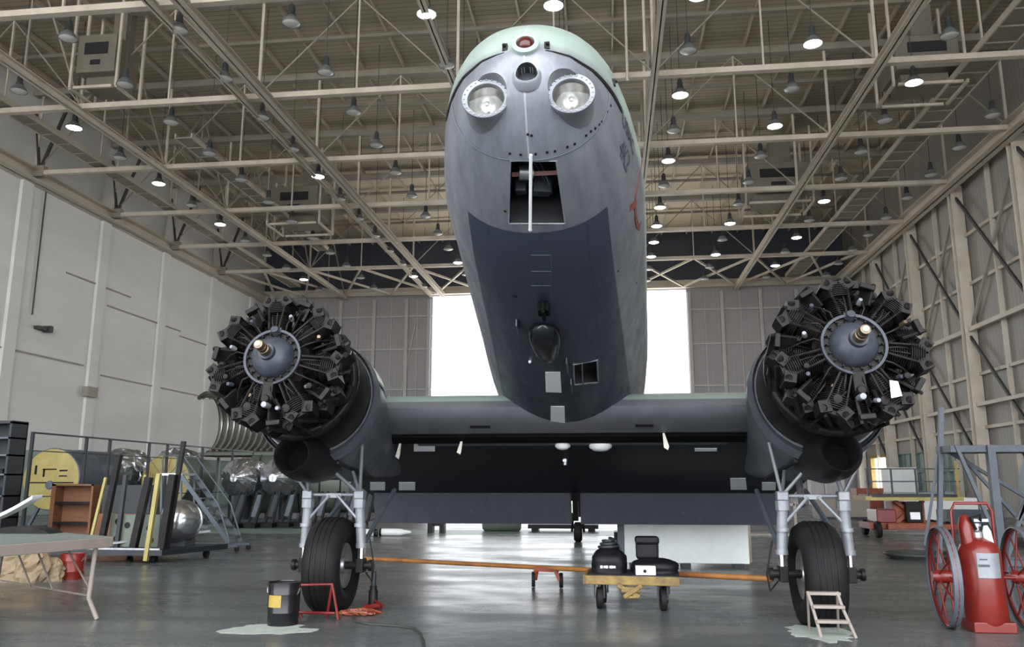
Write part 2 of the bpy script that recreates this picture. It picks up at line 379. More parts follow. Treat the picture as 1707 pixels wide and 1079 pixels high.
# sway struts off the left wall girder
for k, y in enumerate(TY):
    s_ = thing('knee_brace', 'dark V-shaped knee brace standing on the left wall girder at the %s truss' % ordn[k + 1], 'brace', (XL + .5, y, ZC), 0, 'knee braces on the left girder')
    obj('strut', MB().bar((XL + .6, y, ZC + .1), (XL + 1.9, y, ZR - .4), .12, .12).bar((XL + .6, y, ZC + .1), (XL + .1, y, ZR - 1.2), .1, .1), M['darksteel'], s_)
    obj('bracket', MB().box((XL + .65, y, ZC + .1), (.5, .3, .5)), M['creamdark'], s_)
# cable tray at the right and left
for k, (xa, xb) in enumerate(((12.35, 13.35), (-22.9, -22.2), (-17.6, -16.9))):
    t = thing('roof_catwalk', ['long tray-like catwalk under the roof by the ribbed metal wall', 'narrow tray under the roof nearest the white wall', 'narrow tray under the roof, second from the white wall'][k], 'catwalk', (xa, 8, ZC), 0, 'trays hung under the roof')
    y0 = [8, 20, 30][k]; y1 = [YF - 2, YF - 3, 47][k]
    obj('side_rail', MB().bar((xa, y0, ZC + .25), (xa, y1, ZC + .25), .06, .22), M['railpaint'], t); obj('side_rail', MB().bar((xb, y0, ZC + .25), (xb, y1, ZC + .25), .06, .22), M['railpaint'], t)
    obj('walkway', MB().b2((xa, y0, ZC + .17), (xb, y1, ZC + .21)), M['ductmetal'], t)
    y = y0
    while y < y1: obj('rung', MB().bar((xa, y, ZC + .15), (xb, y, ZC + .15), .05, .05), M['creamdark'], t); y += 1.0
# hanging conduit rods
for k, (px, py, y) in enumerate([(1046, 135, 26.0), (1075, 86, 24.0)]):
    q = atY(px, py, y); tag(obj('hanging_pipe', MB().tube([q, (q.x, q.y, ZR)], .05, 8), M['cream'], smooth=60), ['thin pale pipe hanging from the roof close beside the nose', 'shorter thin pale pipe hanging from the roof, second from the nose'][k], 'pipe')

# heating units and ducts in the roof
def hvac(x, y, z, sx, sy, sz, label, grille=True, legs=True):
    t = thing('air_unit', label, 'air handling unit', (x, y, z), 0, 'air units in the roof')
    obj('casing', MB().box((x, y, z + sz / 2), (sx, sy, sz)), M['ductmetal'], t, bevel=.04)
    obj('grille', MB().box((x, y - sy / 2 - .02, z + sz * .62), (sx * .6, .05, sz * .3)).box((x, y - sy / 2 - .02, z + sz * .25), (sx * .25, .04, sz * .12)), M['darkpit'], t)
    obj('duct', MB().box((x + sx * .15, y + sy * .3, z + sz + .9), (sx * .35, sy * .4, 1.8)), M['ductmetal'], t); obj('outlet_box', MB().box((x, y + .1, z - .2), (sx * .75, sy * .6, .5)), M['ductmetal'], t)
    f = MB()
    for a in (-1, 1):
        for b in (-1, 1): f.bar((x + a * (sx / 2 + .15), y + b * sy / 2, z - .6), (x + a * (sx / 2 + .15), y + b * sy / 2, ZR - .3), .09, .09)
        f.bar((x + a * (sx / 2 + .15), y - sy / 2, z - .6), (x + a * (sx / 2 + .15), y + sy / 2, z - .6), .1, .1)
        f.bar((x - sx / 2, y + a * sy / 2, z - .6), (x + sx / 2, y + a * sy / 2, z - .6), .1, .1)
    obj('hanger_frame', f, M['cream'], t)
hvac(-16.6, 41.5, 15.7, 2.6, 2.2, 1.5, 'boxy air unit with dark grille hung above the left engine')
hvac(8.75, 41.6, 15.9, 3.0, 2.2, 1.5, 'boxy air unit with dark grille hung above the right engine')
hvac(-18.4, 26.4, 16.2, 1.5, 1.5, 1.5, 'tall air unit and duct in the upper left roof corner')
hvac(11.6, 29.4, 16.0, 2.2, 1.8, 1.3, 'wide air unit in the upper right roof corner')
# vent box and small wall fittings on the left wall
tag(obj('wall_vent', MB().b2((XL, 38.1, 5.7), (XL + .35, 38.9, 6.2)), M['creamdark']), 'small beige vent box low on the white block wall', 'vent')
tag(obj('wall_fitting', MB().b2((XL, 34.2, 8.4), (XL + .3, 34.9, 8.55)).b2((XL, 34.8, 8.35), (XL + .4, 35.0, 8.65)), M['darksteel']), 'small dark bracket halfway up the white block wall', 'bracket')
tag(obj('wall_conduit', MB().tube([(XL + .08, 33.9, ZC - .4), (XL + .08, 33.9, 9.0)], .035, 6), M['darksteel']), 'thin dark conduit running down the white block wall', 'conduit')

# high-bay lamps ------------------------------------------------
LX = [-20.5, -16.5, -12.85, -9.26, -5.1, -1.34, 2.78, 6.65, 10.75, 14.65]
def LYr(k): return 21.6 + 3.07 * k
lit = {(0, 2), (0, 4), (0, 6), (0, 10), (2, 4), (2, 10), (3, 9), (4, 0), (5, 0), (6, 0), (6, 2), (6, 4), (6, 6), (6, 8), (6, 9), (7, 1), (7, 3), (7, 7), (7, 9), (8, 2), (8, 6), (8, 8), (8, 10), (6, 7)}
lampm = {}
def make_lamp(on):
    t = thing('high_bay_lamp', 'lamp', 'ceiling lamp', (0, 0, 0), 0, 'high bay lamps')
    obj('hanger_rod', MB().tube([(0, 0, .55), (0, 0, 4.54)], .014, 5), M['lampcap'], t, smooth=40)
    obj('housing', MB().lathe([(0, .62), (.07, .62), (.10, .5), (.10, .34), (.13, .3), (.13, .24)], n=12), M['lampcap'], t, smooth=40)
    obj('reflector', MB().lathe([(.12, .26), (.17, .2), (.26, .08), (.29, 0), (.285, 0), (.25, .08), (.16, .19), (.11, .24)], n=18), M['lampshade'], t, smooth=40)
    obj('lamp_glass', MB().lathe([(0, -.055), (.15, -.04), (.25, .0), (.272, .02), (.2, .1), (0, .14)], n=18), M['lit'] if on else M['unlit'], t, smooth=60)
    return t
L1 = None; L0 = None
for ci, x in enumerate(LX):
    for k in range(12):
        y = LYr(k)
        if y > 56: continue
        on = (ci, k) in lit
        lab = '%s high-bay lamp, %s row from the white wall, %s back from the camera' % ('lit' if on else 'unlit', ordn[ci], ordn[k])
        zz = ZC - .25
        if on and L1 is None: L1 = make_lamp(True); L1.matrix_basis = Matrix.Translation((x, y, zz)); L1['label'] = lab
        elif not on and L0 is None: L0 = make_lamp(False); L0.matrix_basis = Matrix.Translation((x, y, zz)); L0['label'] = lab
        else: dup(L1 if on else L0, (x, y, zz), label=lab, group='high bay lamps')

# ================================================================ THE AIRCRAFT
AL, YWA = R(11.5), R(0.5)
DX_ = .45
NO = Vector((-.5, 10.17 - (5.1 + DX_) * math.cos(AL) + 1.25 * math.sin(AL), 2.29 + (5.1 + DX_) * math.sin(AL) + 1.25 * math.cos(AL)))
RA = Matrix.Rotation(YWA, 4, 'Z') @ Matrix.Rotation(-AL, 4, 'X')
MA = Matrix.Translation(NO) @ RA                  # fuselage frame: x right, y aft, z up
def A(x, s, z): return MA @ Vector((x, s, z))
BASE = MA @ Matrix.Translation((0, 0, 0))
gp = Vector((-.57, 9.5, 0)); MB0 = Matrix.Translation(gp) @ RA
plane = thing('aircraft', 'grey twin radial engine tail-dragger aircraft with bare engines parked in the hangar', 'aircraft', mtx=MB0)
OFF = MB0.inverted() @ NO                          # nose origin in the parent's space
SECT = [(0.0, -.42, -.42, 0.0), (.015, -.34, -.50, .11), (.04, -.26, -.58, .19), (.1, -.13, -.70, .31), (.25, .04, -.83, .46), (.5, .22, -.96, .60), (.8, .37, -1.06, .70), (1.2, .52, -1.15, .79), (1.65, .66, -1.21, .87),
        (2.3, 1.08, -1.25, .93), (3.2, 1.22, -1.25, .99), (5, 1.28, -1.25, 1.08), (6.5, 1.28, -1.25, 1.16), (9, 1.28, -1.22, 1.18), (12, 1.2, -1.0, 1.1), (14.5, 1.05, -.62, .82), (17, .9, -.15, .48), (19.2, .7, .2, .08)]
def interp(s):
    T = [(a, b, c, d * .955) for a, b, c, d in SECT]; k = 0
    while k < len(T) - 2 and s > T[k + 1][0]: k += 1
    a, b = T[k], T[k + 1]; h = b[0] - a[0]; t = (s - a[0]) / h
    if k < 4: return [a[j] + (b[j] - a[j]) * t for j in (1, 2, 3)]
    p = T[k - 1]; q = T[k + 2] if k + 2 < len(T) else b; out = []
    for j in (1, 2, 3):
        m0 = (b[j] - p[j]) / (b[0] - p[0]) * h; m1 = (q[j] - a[j]) / max(q[0] - a[0], 1e-6) * h
        t2, t3 = t * t, t ** 3; out.append((2 * t3 - 3 * t2 + 1) * a[j] + (t3 - 2 * t2 + t) * m0 + (-2 * t3 + 3 * t2) * b[j] + (t3 - t2) * m1)
    return out
def spt(s, a, grow=0.):
    t, b, w_ = interp(s); c = (t + b) / 2; hh = (t - b) / 2 + grow; w_ += grow; p = 2.2
    ca, sa = math.cos(a), math.sin(a)
    return A(w_ * abs(ca) ** (2 / p) * (1 if ca > 0 else -1), s, c + hh * abs(sa) ** (2 / p) * (1 if sa > 0 else -1))
def ang_for_z(s, z):
    t, b, w_ = interp(s); c = (t + b) / 2; hh = (t - b) / 2; v = max(-1, min(1, (z - c) / hh)); return math.asin(math.copysign(abs(v) ** 1.1, v))
stations = [.004, .015, .04, .07, .1, .16, .25, .35, .5, .65, .8, 1, 1.2, 1.4, 1.65, 1.95, 2.3, 2.7, 3.2, 4, 5, 5.8, 6.5, 7.5, 9, 10.5, 12, 13.5, 14.5, 16, 17, 18.2, 19.2]
NSEG = 64
fm = MB(); fm.loft([[spt(s, 2 * PI * j / NSEG) for j in range(NSEG)] for s in stations])
tmpbm = fm.bm.copy(); bmesh.ops.recalc_face_normals(tmpbm, faces=tmpbm.faces); FUS = BVHTree.FromBMesh(tmpbm); tmpbm.free()
def hitF(px, py):
    loc, n, i_, d = FUS.ray_cast(EYE, pray(px, py)); return (loc, n if n.dot(pray(px, py)) < 0 else -n) if loc else (None, None)
# fuselage paint: grey skin, mint upper half, slate belly panel, fine seams
def fus_mat():
    m = mat('fuselage_paint', (.215, .23, .26), .38, .3, .2, 2.2, c2=(.135, .145, .17), bump=.12, bscale=9, stretch=(3.5, .8, 2.0), rv=.1); n = m.node_tree.nodes; l = m.node_tree.links
    b = n['Principled BSDF']; src = b.inputs['Base Color'].links[0].from_socket
    tc = [x for x in n if x.type == 'TEX_COORD'][0]; sep = n.new('ShaderNodeSeparateXYZ'); sub = n.new('ShaderNodeVectorMath'); sub.operation = 'SUBTRACT'
    l.new(tc.outputs['Object'], sub.inputs[0]); sub.inputs[1].default_value = OFF; l.new(sub.outputs[0], sep.inputs[0])
    X, S_, Z = sep.outputs
    def mth(op, a, b_=None):
        k = n.new('ShaderNodeMath'); k.operation = op
        for i_, v in enumerate((a, b_)):
            if v is None: continue
            if isinstance(v, (int, float)): k.inputs[i_].default_value = v
            else: l.new(v, k.inputs[i_])
        return k.outputs[0]
    ns = n.new('ShaderNodeTexNoise'); ns.inputs['Scale'].default_value = 3; l.new(sub.outputs[0], ns.inputs['Vector'])
    nz = mth('MULTIPLY', mth('SUBTRACT', ns.outputs[0], .5), .12)
    def mixc(f, c):
        nonlocal src
        x = n.new('ShaderNodeMix'); x.data_type = 'RGBA'
        l.new(f, x.inputs[0]); l.new(src, x.inputs[6]); x.inputs[7].default_value = (*c, 1); src = x.outputs[2]
    ax = mth('ABSOLUTE', mth('SUBTRACT', X, -.0))
    belly = mth('MULTIPLY', mth('MULTIPLY', mth('LESS_THAN', ax, mth('ADD', mth('MULTIPLY', S_, .062), .46)), mth('GREATER_THAN', S_, 1.13)), mth('LESS_THAN', Z, -.5))
    mixc(belly, (.050, .060, .088))
    up_ = n.new('ShaderNodeMapRange'); l.new(mth('ADD', Z, nz), up_.inputs[0]); up_.inputs[1].default_value = -.385; up_.inputs[2].default_value = -.30
    mixc(up_.outputs[0], (.34, .425, .385))
    # seams
    fr = mth('FRACT', mth('DIVIDE', mth('ADD', S_, .09), .98)); sm = mth('MULTIPLY', mth('LESS_THAN', fr, .008), mth('GREATER_THAN', S_, .9))
    mixc(mth('MULTIPLY', sm, .55), (.05, .055, .065))
    sx = mth('LESS_THAN', mth('ABSOLUTE', mth('SUBTRACT', ax, mth('ADD', mth('MULTIPLY', S_, .03), .34))), .004)
    mixc(mth('MULTIPLY', mth('MULTIPLY', sx, mth('LESS_THAN', Z, -.5)), mth('MULTIPLY', mth('GREATER_THAN', S_, 1.13), .7)), (.03, .035, .05))
    st = mth('LESS_THAN', ax, .006); mixc(mth('MULTIPLY', mth('MULTIPLY', st, mth('LESS_THAN', S_, .45)), .4), (.6, .62, .66))
    l.new(src, b.inputs['Base Color']); return m
M['fus'] = fus_mat()
fus = obj('fuselage', fm, M['fus'], plane, smooth=180)
fus.data.materials.append(M['darkpit']); fus.data.materials.append(M['alu'])
# openings cut into the solid nose
lampsP = [(810, 166), (952, 158)]
cut = []
def cutter(mb, mi):
    me = bpy.data.meshes.new('cut'); bmesh.ops.transform(mb.bm, matrix=MB0.inverted(), verts=mb.bm.verts)
    bmesh.ops.recalc_face_normals(mb.bm, faces=mb.bm.faces); mb.bm.to_mesh(me)
    for k in ('fus', 'darkpit', 'alu'): me.materials.append(M[k])
    for p_ in me.polygons: p_.material_index = mi
    o = bpy.data.objects.new('cut', me); col.objects.link(o); o.matrix_basis = MB0; cut.append(o)
LQ = []
for px, py in lampsP:
    loc, n_ = hitF(px, py); q = MA.inverted() @ loc; LQ.append(q)
    cutter(MB().lathe([(0, -.5), (.150, -.5), (.150, .17), (0, .17)], A(q.x, q.y + .02, q.z), RA @ Vector((0, 1, 0)), 32), 2)
loc, n_ = hitF(878, 124); RQ = MA.inverted() @ loc
cutter(MB().lathe([(0, -.1), (.072, -.1), (.072, .16), (0, .16)], A(RQ.x, RQ.y, RQ.z), RA @ Vector((0, 1, -.25)).normalized(), 24), 1)
# rectangular belly opening: corners found on the skin
OP = [hitF(*p)[0] for p in ((851, 268), (927, 268), (942, 372), (848, 372))]
nrm = (OP[1] - OP[0]).cross(OP[3] - OP[0]).normalized()
if nrm.dot(Vector((0, 0, 1))) < 0: nrm = -nrm
cutter(MB().prism([p - nrm * .12 for p in OP], nrm * .52), 1)
VN = [hitF(*p)[0] for p in ((956, 607), (995, 600), (997, 637), (957, 641))]
nv = (VN[1] - VN[0]).cross(VN[3] - VN[0]).normalized(); nv = nv if nv.z > 0 else -nv
cutter(MB().prism([p - nv * .06 for p in VN], nv * .2), 1)
for c in cut:
    m_ = fus.modifiers.new('b', 'BOOLEAN'); m_.operation = 'DIFFERENCE'; m_.object = c; m_.solver = 'EXACT'; m_.material_mode = 'TRANSFER'
bpy.context.view_layer.update()
ev = fus.evaluated_get(bpy.context.evaluated_depsgraph_get()); nm = bpy.data.meshes.new_from_object(ev)
fus.modifiers.clear(); fus.data = nm; nm.name = 'fuselage'
for c in cut: bpy.data.objects.remove(c)
nm.shade_smooth(); nm.set_sharp_from_angle(angle=R(35))
# landing lamps
AX = RA @ Vector((0, 1, 0)); AZ = RA @ Vector((0, 0, 1))
for j, q in enumerate(LQ):
    o_ = A(q.x, q.y + .035, q.z)
    lr = obj('landing_lamp', MB().lathe([(.125, .05), (.125, -.045), (.158, -.055), (.160, -.035), (.150, -.01), (.149, .15)], o_, AX, 40), M['alu'], plane, smooth=50)
    obj('lamp_bowl', MB().lathe([(.0, .115), (.05, .108), (.10, .06), (.124, .0), (.126, .0), (.10, .08), (.0, .13)], o_, AX, 32), M['reflector'], lr, smooth=60)
    obj('bulb', MB().lathe([(0, -.0), (.02, .01), (.025, .05), (.015, .1), (0, .11)], o_, AX, 12), M['chrome'], lr, smooth=60)
    obj('lens', MB().lathe([(0, -.055), (.06, -.05), (.124, -.03), (.124, -.024), (.06, -.043), (0, -.048)], o_, AX, 32), M['lens'], lr, smooth=60)
    rv_ = MB()
    for k in range(24):
        a = 2 * PI * k / 24; c = o_ + (RA @ Vector((math.cos(a), 0, math.sin(a)))) * .145 - AX * .055; rv_.lathe([(0, -.006), (.005, -.004), (.006, .002)], c, AX, 6)
    obj('rivet_ring', rv_, M['steel'], lr)['kind'] = 'stuff'
# round port under the beacon
o_ = A(RQ.x, RQ.y, RQ.z); ax2 = RA @ Vector((0, 1, -.25)).normalized()
rp = obj('round_port', MB().lathe([(.072, .1), (.072, -.006), (.085, -.012), (.095, .0), (.10, .06)], o_, ax2, 32), M['alu'], plane, smooth=50)
obj('port_disc', MB().lathe([(0, .03), (.07, .04), (.07, .06), (0, .06)], o_, ax2, 24), M['shelf'], rp)
# red beacon on the nose tip
loc, n_ = hitF(876, 76)
bc = obj('beacon', MB().lathe([(.085, .03), (.09, -.02), (.075, -.035), (.062, -.03), (.06, .02)], loc, n_ * -1, 32), M['mint'], plane, smooth=50)
obj('beacon_glass', MB().lathe([(0, -.055), (.035, -.045), (.058, -.02), (.06, .02), (0, .02)], loc, n_ * -1, 24), M['redglass'], bc, smooth=60)
for px, py in ((842, 80), (912, 77), (1022, 138)):
    loc, n_ = hitF(px, py); obj('fastener_latch', MB().box(loc, (.035, .03, .05)).lathe([(0, -.03), (.012, -.03), (.012, .02)], loc, n_ * -1, 8), M['black'], plane)
# gap of the hinged nose cap: upper edge (dark), lower bolted edge
def ribbon(pts, wdt, thick=.004, lift=.002):
    """flat strip on the skin; pts: (point, normal)"""
    mb = MB(); ra = []
    for k, (p, n_) in enumerate(pts):
        a = pts[max(k - 1, 0)][0]; b = pts[min(k + 1, len(pts) - 1)][0]; t = (b - a).normalized(); sd = t.cross(n_).normalized()
        w_ = wdt[k] if isinstance(wdt, (list, tuple)) else wdt
        ra.append([p + n_ * lift + sd * w_ / 2, p + n_ * (lift + thick) + sd * w_ / 2, p + n_ * (lift + thick) - sd * w_ / 2, p + n_ * lift - sd * w_ / 2])
    return mb.loft(ra)
def onskin(pix):
    out = []
    for p in pix:
        loc, n_ = hitF(*p)
        if loc: out.append((loc, n_))
    return out
for sg in (-1, 1):
    pts = []
    for k in range(24):
        s = .012 + (k / 23) ** 1.6 * .70; a = ang_for_z(s, -.385); a = a if sg > 0 else PI - a
        p = spt(s, a); q = spt(s, a, .1); pts.append((p, (q - p).normalized()))
    obj('cap_gap', ribbon(pts[2:], [.012 + .026 * min(1, k / 16) for k in range(22)]), M['black'], plane)
bolts = MB(); ring = []
for k in range(56):
    a = -PI * (.02 + .96 * k / 55); s = .46; p = spt(s, a); q = spt(s, a, .1); n_ = (q - p).normalized(); ring.append((p, n_))
    if k > 32 and k % 3 or k % 7 == 3: pass
obj('cap_seam', ribbon(ring, .005), M['bluegrey'], plane)
dash = MB()
for px, py in ((1018, 176), (1012, 186), (1003, 203), (999, 208), (992, 214), (985, 219), (977, 226), (958, 240), (946, 245), (925, 252), (912, 254), (893, 257), (868, 258), (850, 256), (880, 224), (886, 226), (842, 352), (857, 494), (1030, 452), (1061, 472)):
    loc, n_ = hitF(px, py)
    if loc: dash.lathe([(0, -.006), (.009, -.005), (.011, .003)], loc, n_ * -1, 8)
obj('skin_screws', dash, M['black'], plane)['kind'] = 'stuff'
# equipment seen in the rectangular opening
cen = sum(OP, Vector()) / 4; uu = (OP[1] - OP[0]).normalized(); vv = (OP[3] - OP[0]).normalized()
obj('opening_frame', MB().tube([p - nrm * .004 for p in OP], .006, 6, closed=True), M['alu'], plane)
eq = obj('avionics_shelf', MB().box(cen + nrm * .16 - vv * .04, (.33, .12, .03), Matrix.Rotation(R(20), 3, 'X')), mat('dull_red_bracket', (.30, .12, .11), .5), plane)
obj('cable_drum', MB().lathe([(0, -.05), (.055, -.05), (.055, .05), (0, .05)], cen + nrm * .14 - uu * .07 - vv * .07, (1, .2, 0), 16), M['steel'], plane, smooth=40)
obj('equipment_box', MB().box(cen + nrm * .2 + vv * .12 + uu * .05, (.14, .12, .12), Matrix.Rotation(R(15), 3, 'Z')).box(cen + nrm * .2 + vv * .12 - uu * .1, (.08, .1, .1)), M['engine_grey'], plane, bevel=.01)
wr_ = MB()
for k in range(4): wr_.tube([cen + nrm * (.2 + .03 * k) + uu * (.13 - .07 * k) + vv * .19, cen + nrm * (.16 + .04 * (k % 2)) + uu * (.10 - .06 * k + .03 * (k % 2)) + vv * .05, cen + nrm * .22 + uu * (.02 - .05 * k) - vv * .12], .008, 5)
obj('wire_loom', wr_, M['bluegrey'], plane, smooth=60)
pa = hitF(885, 250)[0]; pb = hitF(884, 374)[0]
obj('probe_rod', MB().tube([pa - nrm * .05, pb - nrm * .06], .011, 8).tube([pb - nrm * .06, pb - nrm * .055 + vv * .0], .014, 8), M['white'], plane)
# belly vent
vc = sum(VN, Vector()) / 4
obj('vent_lip', MB().tube([p - nv * .004 for p in VN], .01, 6, closed=True).bar(VN[0].lerp(VN[1], .35) - nv * .01, VN[3].lerp(VN[2], .35) - nv * .01 + Vector((0, .02, 0)), .012), M['alu'], plane)
# teardrop direction-finder pod, mast ahead of it
loc, n_ = hitF(908, 556)
q = MA.inverted() @ loc
pod = MB(); secs = []
for k in range(15):
    t = k / 14; r = .145 * (math.sin(PI * min(1, t * 1.0)) ** .6) * (1 - .35 * t) if 0 < t < 1 else .004
    r = .004 if k in (0, 14) else .15 * math.sqrt(max(0, 1 - ((t - .3) / (.3 if t < .3 else .7)) ** 2)) + .003
    s = q.y - .30 + t * .95; zb = interp(s)[1]
    secs.append([A(q.x + r * math.cos(2 * PI * j / 20), s, zb - .035 - .0 + r * .78 * math.sin(2 * PI * j / 20)) for j in range(20)])
obj('antenna_pod', pod.loft(secs), mat('gloss_black_pod', (.006, .007, .010), .18), plane, smooth=60)
loc2, n2 = hitF(907, 508)
obj('pod_mast', MB().box(loc2 + n2 * .04, (.10, .14, .09), RA.to_3x3()).box(loc2 + n2 * .06 + Vector((.0, 0, 0)), (.03, .2, .12), RA.to_3x3()), M['blackhole'], plane, bevel=.01)
for px, py, L in ((864, 540, .2), (945, 605, .3), (952, 640, .35)):
    loc, n_ = hitF(px, py); obj('blade_antenna', MB().box(loc + n_ * .03, (.012, L, .07), RA.to_3x3()), M['bluegrey'], plane)
loc, n_ = hitF(884, 602); obj('drain_plug', MB().lathe([(0, -.03), (.016, -.02), (.018, .01)], loc, n_ * -1, 10), M['white'], plane)
for px, py in ((989, 692), (858, 494)):
    loc, n_ = hitF(px, py); obj('drain_hole', MB().lathe([(0, -.004), (.025, -.003), (.027, .01)], loc, n_ * -1, 12), M['black'], plane)
# faint rectangular access panels ahead of the pod
for y0, y1 in ((425, 450), (452, 474), (476, 498)):
    rp_ = [onskin([p]) [0] for p in ((885, y0), (918, y0), (920, y1), (886, y1))]
    obj('access_panel', ribbon([rp_[0], rp_[1]], .006).loft([[a + b for a, b in zip(rp_[k][:1] * 4, [rp_[k][1] * .002 + Vector(v) for v in ((-.003, 0, 0), (.003, 0, 0), (.003, 0, -.003), (-.003, 0, -.003))])] for k in (1, 2)]), M['bluegrey'], plane)
# paper notices and markings
def patch(name, pix, m, hitfn, th=.004):
    P = [hitfn(*p) for p in pix]; mb = MB(); n_ = P[0][1]
    return obj(name, mb.prism([p[0] + p[1] * .003 for p in P], n_ * th), m, plane)
patch('paper_notice', ((909, 620), (934, 620), (936, 654), (910, 653)), M['paper'], hitF)
patch('paper_notice', ((918, 677), (941, 677), (942, 707), (918, 706)), M['paper'], hitF)
# lettering on the right cheek: laid on the skin from the side
def skin_text(txt, p0px, size, name, slope=0.0):
    cu = bpy.data.curves.new(name, 'FONT'); cu.body = txt; cu.size = size; cu.offset = .0035; cu.resolution_u = 3
    to = bpy.data.objects.new('t', cu); col.objects.link(to); bpy.context.view_layer.update()
    me = bpy.data.meshes.new_from_object(to.evaluated_get(bpy.context.evaluated_depsgraph_get())); bpy.data.objects.remove(to)
    loc, _ = hitF(*p0px); q = MA.inverted() @ loc; bm = bmesh.new(); bm.from_mesh(me)
    bmesh.ops.subdivide_edges(bm, edges=[e for e in bm.edges if e.calc_length() > .03], cuts=2)
    bmesh.ops.triangulate(bm, faces=bm.faces)
    for v in bm.verts:
        s, z = q.y + v.co.x, q.z + v.co.y + slope * v.co.x; o_ = A(3, s, z)
        h_ = FUS.ray_cast(o_, (RA @ Vector((-1, 0, 0))))
        if h_[0]:
            n_ = h_[1]; n_ = n_ if (RA.inverted() @ n_).x > 0 else -n_; v.co = h_[0] + n_ * .004
    mb = MB(); mb.bm.free(); mb.bm = bm
    return obj(name, mb, M['ink'], plane)
skin_text('USMC', (1036, 204), .165, 'service_lettering'); skin_text('4K2', (1030, 252), .175, 'serial_lettering')
em = onskin([(1069, 268), (1066, 290), (1062, 308), (1059, 326), (1058, 345), (1059, 362), (1062, 376), (1066, 380), (1068, 370)])
if len(em) > 3: obj('red_script_marking', ribbon(em, [.02, .025, .03, .035, .04, .04, .05, .05, .03][:len(em)]), M['redink'], plane)
em = onskin([(1050, 347), (1055, 342), (1060, 340)])
if len(em) > 2: obj('red_script_marking', ribbon(em, .06), M['redink'], plane)

# wing centre section ------------------------------------------------
WA = AL + R(5.6); LEY, LEZ, CH = 10.42, 2.40, 4.35
XW0, XW1 = -4.05, 2.9
prof = [(0, 0), (.012, .035), (.03, .058), (.07, .085), (.12, .102), (.2, .118), (.3, .122), (.45, .112), (.6, .088), (.75, .058), (.9, .026), (.97, .010), (.97, -.006), (.9, -.016), (.75, -.034), (.6, -.048), (.45, -.058), (.3, -.064), (.2, -.064), (.12, -.058), (.07, -.050), (.03, -.036), (.012, -.022)]
def wp(x, u, v, dz=0):
    v = v * .80
    return Vector((x, LEY + (x + .57) * math.sin(YWA) + CH * (u * math.cos(WA) + v * math.sin(WA)), LEZ + CH * (-u * math.sin(WA) + v * math.cos(WA)) + dz))
wmb = MB(); wmb.loft([[wp(x, u, v) for u, v in prof] for x in (XW0, -2.5, -1.2, 0, 1.3, XW1)])
def wing_mat():
    m = mat('wing_paint', (.16, .165, .185), .42, .3, .25, 2.5, c2=(.115, .12, .135)); n = m.node_tree.nodes; l = m.node_tree.links
    b = n['Principled BSDF']; src = b.inputs['Base Color'].links[0].from_socket; tc = [x for x in n if x.type == 'TEX_COORD'][0]
    mp = n.new('ShaderNodeVectorMath'); mp.operation = 'SUBTRACT'; l.new(tc.outputs['Object'], mp.inputs[0])
    mp.inputs[1].default_value = MB0.inverted() @ Vector((-.57, LEY, LEZ)); sep = n.new('ShaderNodeSeparateXYZ'); l.new(mp.outputs[0], sep.inputs[0])
    def lt(sock, v, flip=False):
        k = n.new('ShaderNodeMath'); k.operation = 'GREATER_THAN' if flip else 'LESS_THAN'; l.new(sock, k.inputs[0]); k.inputs[1].default_value = v; return k.outputs[0]
    def mixc(f, c):
        nonlocal src
        x = n.new('ShaderNodeMix'); x.data_type = 'RGBA'; l.new(f, x.inputs[0]); l.new(src, x.inputs[6]); x.inputs[7].default_value = (*c, 1); src = x.outputs[2]
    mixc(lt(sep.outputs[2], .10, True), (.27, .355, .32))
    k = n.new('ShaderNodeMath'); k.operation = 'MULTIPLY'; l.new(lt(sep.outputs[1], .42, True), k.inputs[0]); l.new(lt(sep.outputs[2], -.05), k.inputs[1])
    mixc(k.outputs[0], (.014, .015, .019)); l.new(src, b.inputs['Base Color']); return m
M['wing'] = wing_mat()
tb = wmb.bm.copy(); bmesh.ops.recalc_face_normals(tb, faces=tb.faces); WNG = BVHTree.FromBMesh(tb); tb.free()
def hitW(px, py):
    loc, n_, i_, d = WNG.ray_cast(EYE, pray(px, py)); return (loc, n_ if n_.dot(pray(px, py)) < 0 else -n_) if loc else (None, None)
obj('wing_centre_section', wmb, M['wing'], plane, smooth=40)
def low(x, u, d=.01):
    import bisect
    pts = [(1, 0)] + prof[12:] + [(0, 0)]
    for (a, b), (c, e) in zip(pts, pts[1:]):
        if c <= u <= a: v = b + (e - b) * (a - u) / max(a - c, 1e-6); break
    return wp(x, u, v) - Vector((0, 0, d))
obj('wing_seam_strip', MB().prism([low(-3.1, .115, .0), low(1.75, .115, .0), low(1.75, .155, .012), low(-3.1, .155, .012)], (0, 0, -.02)), M['blackhole'], plane)
obj('hinge_piano', MB().prism([low(-2.6, .165, .0), low(1.55, .165, .0), low(1.55, .185, .0), low(-2.6, .185, .0)], (0, 0, -.012)), M['bluegrey'], plane)
for a, b in ((812 - 27, 820), (1158 - 1, 1186)): pass
for (pa_, pb_) in (((784, 712), (817, 712)), ((1059, 710), (1089, 710))):
    a, b = hitW(*pa_)[0], hitW(*pb_)[0]
    if a and b: obj('wing_slot', MB().bar(a, b, .05, .03), M['blackhole'], plane)
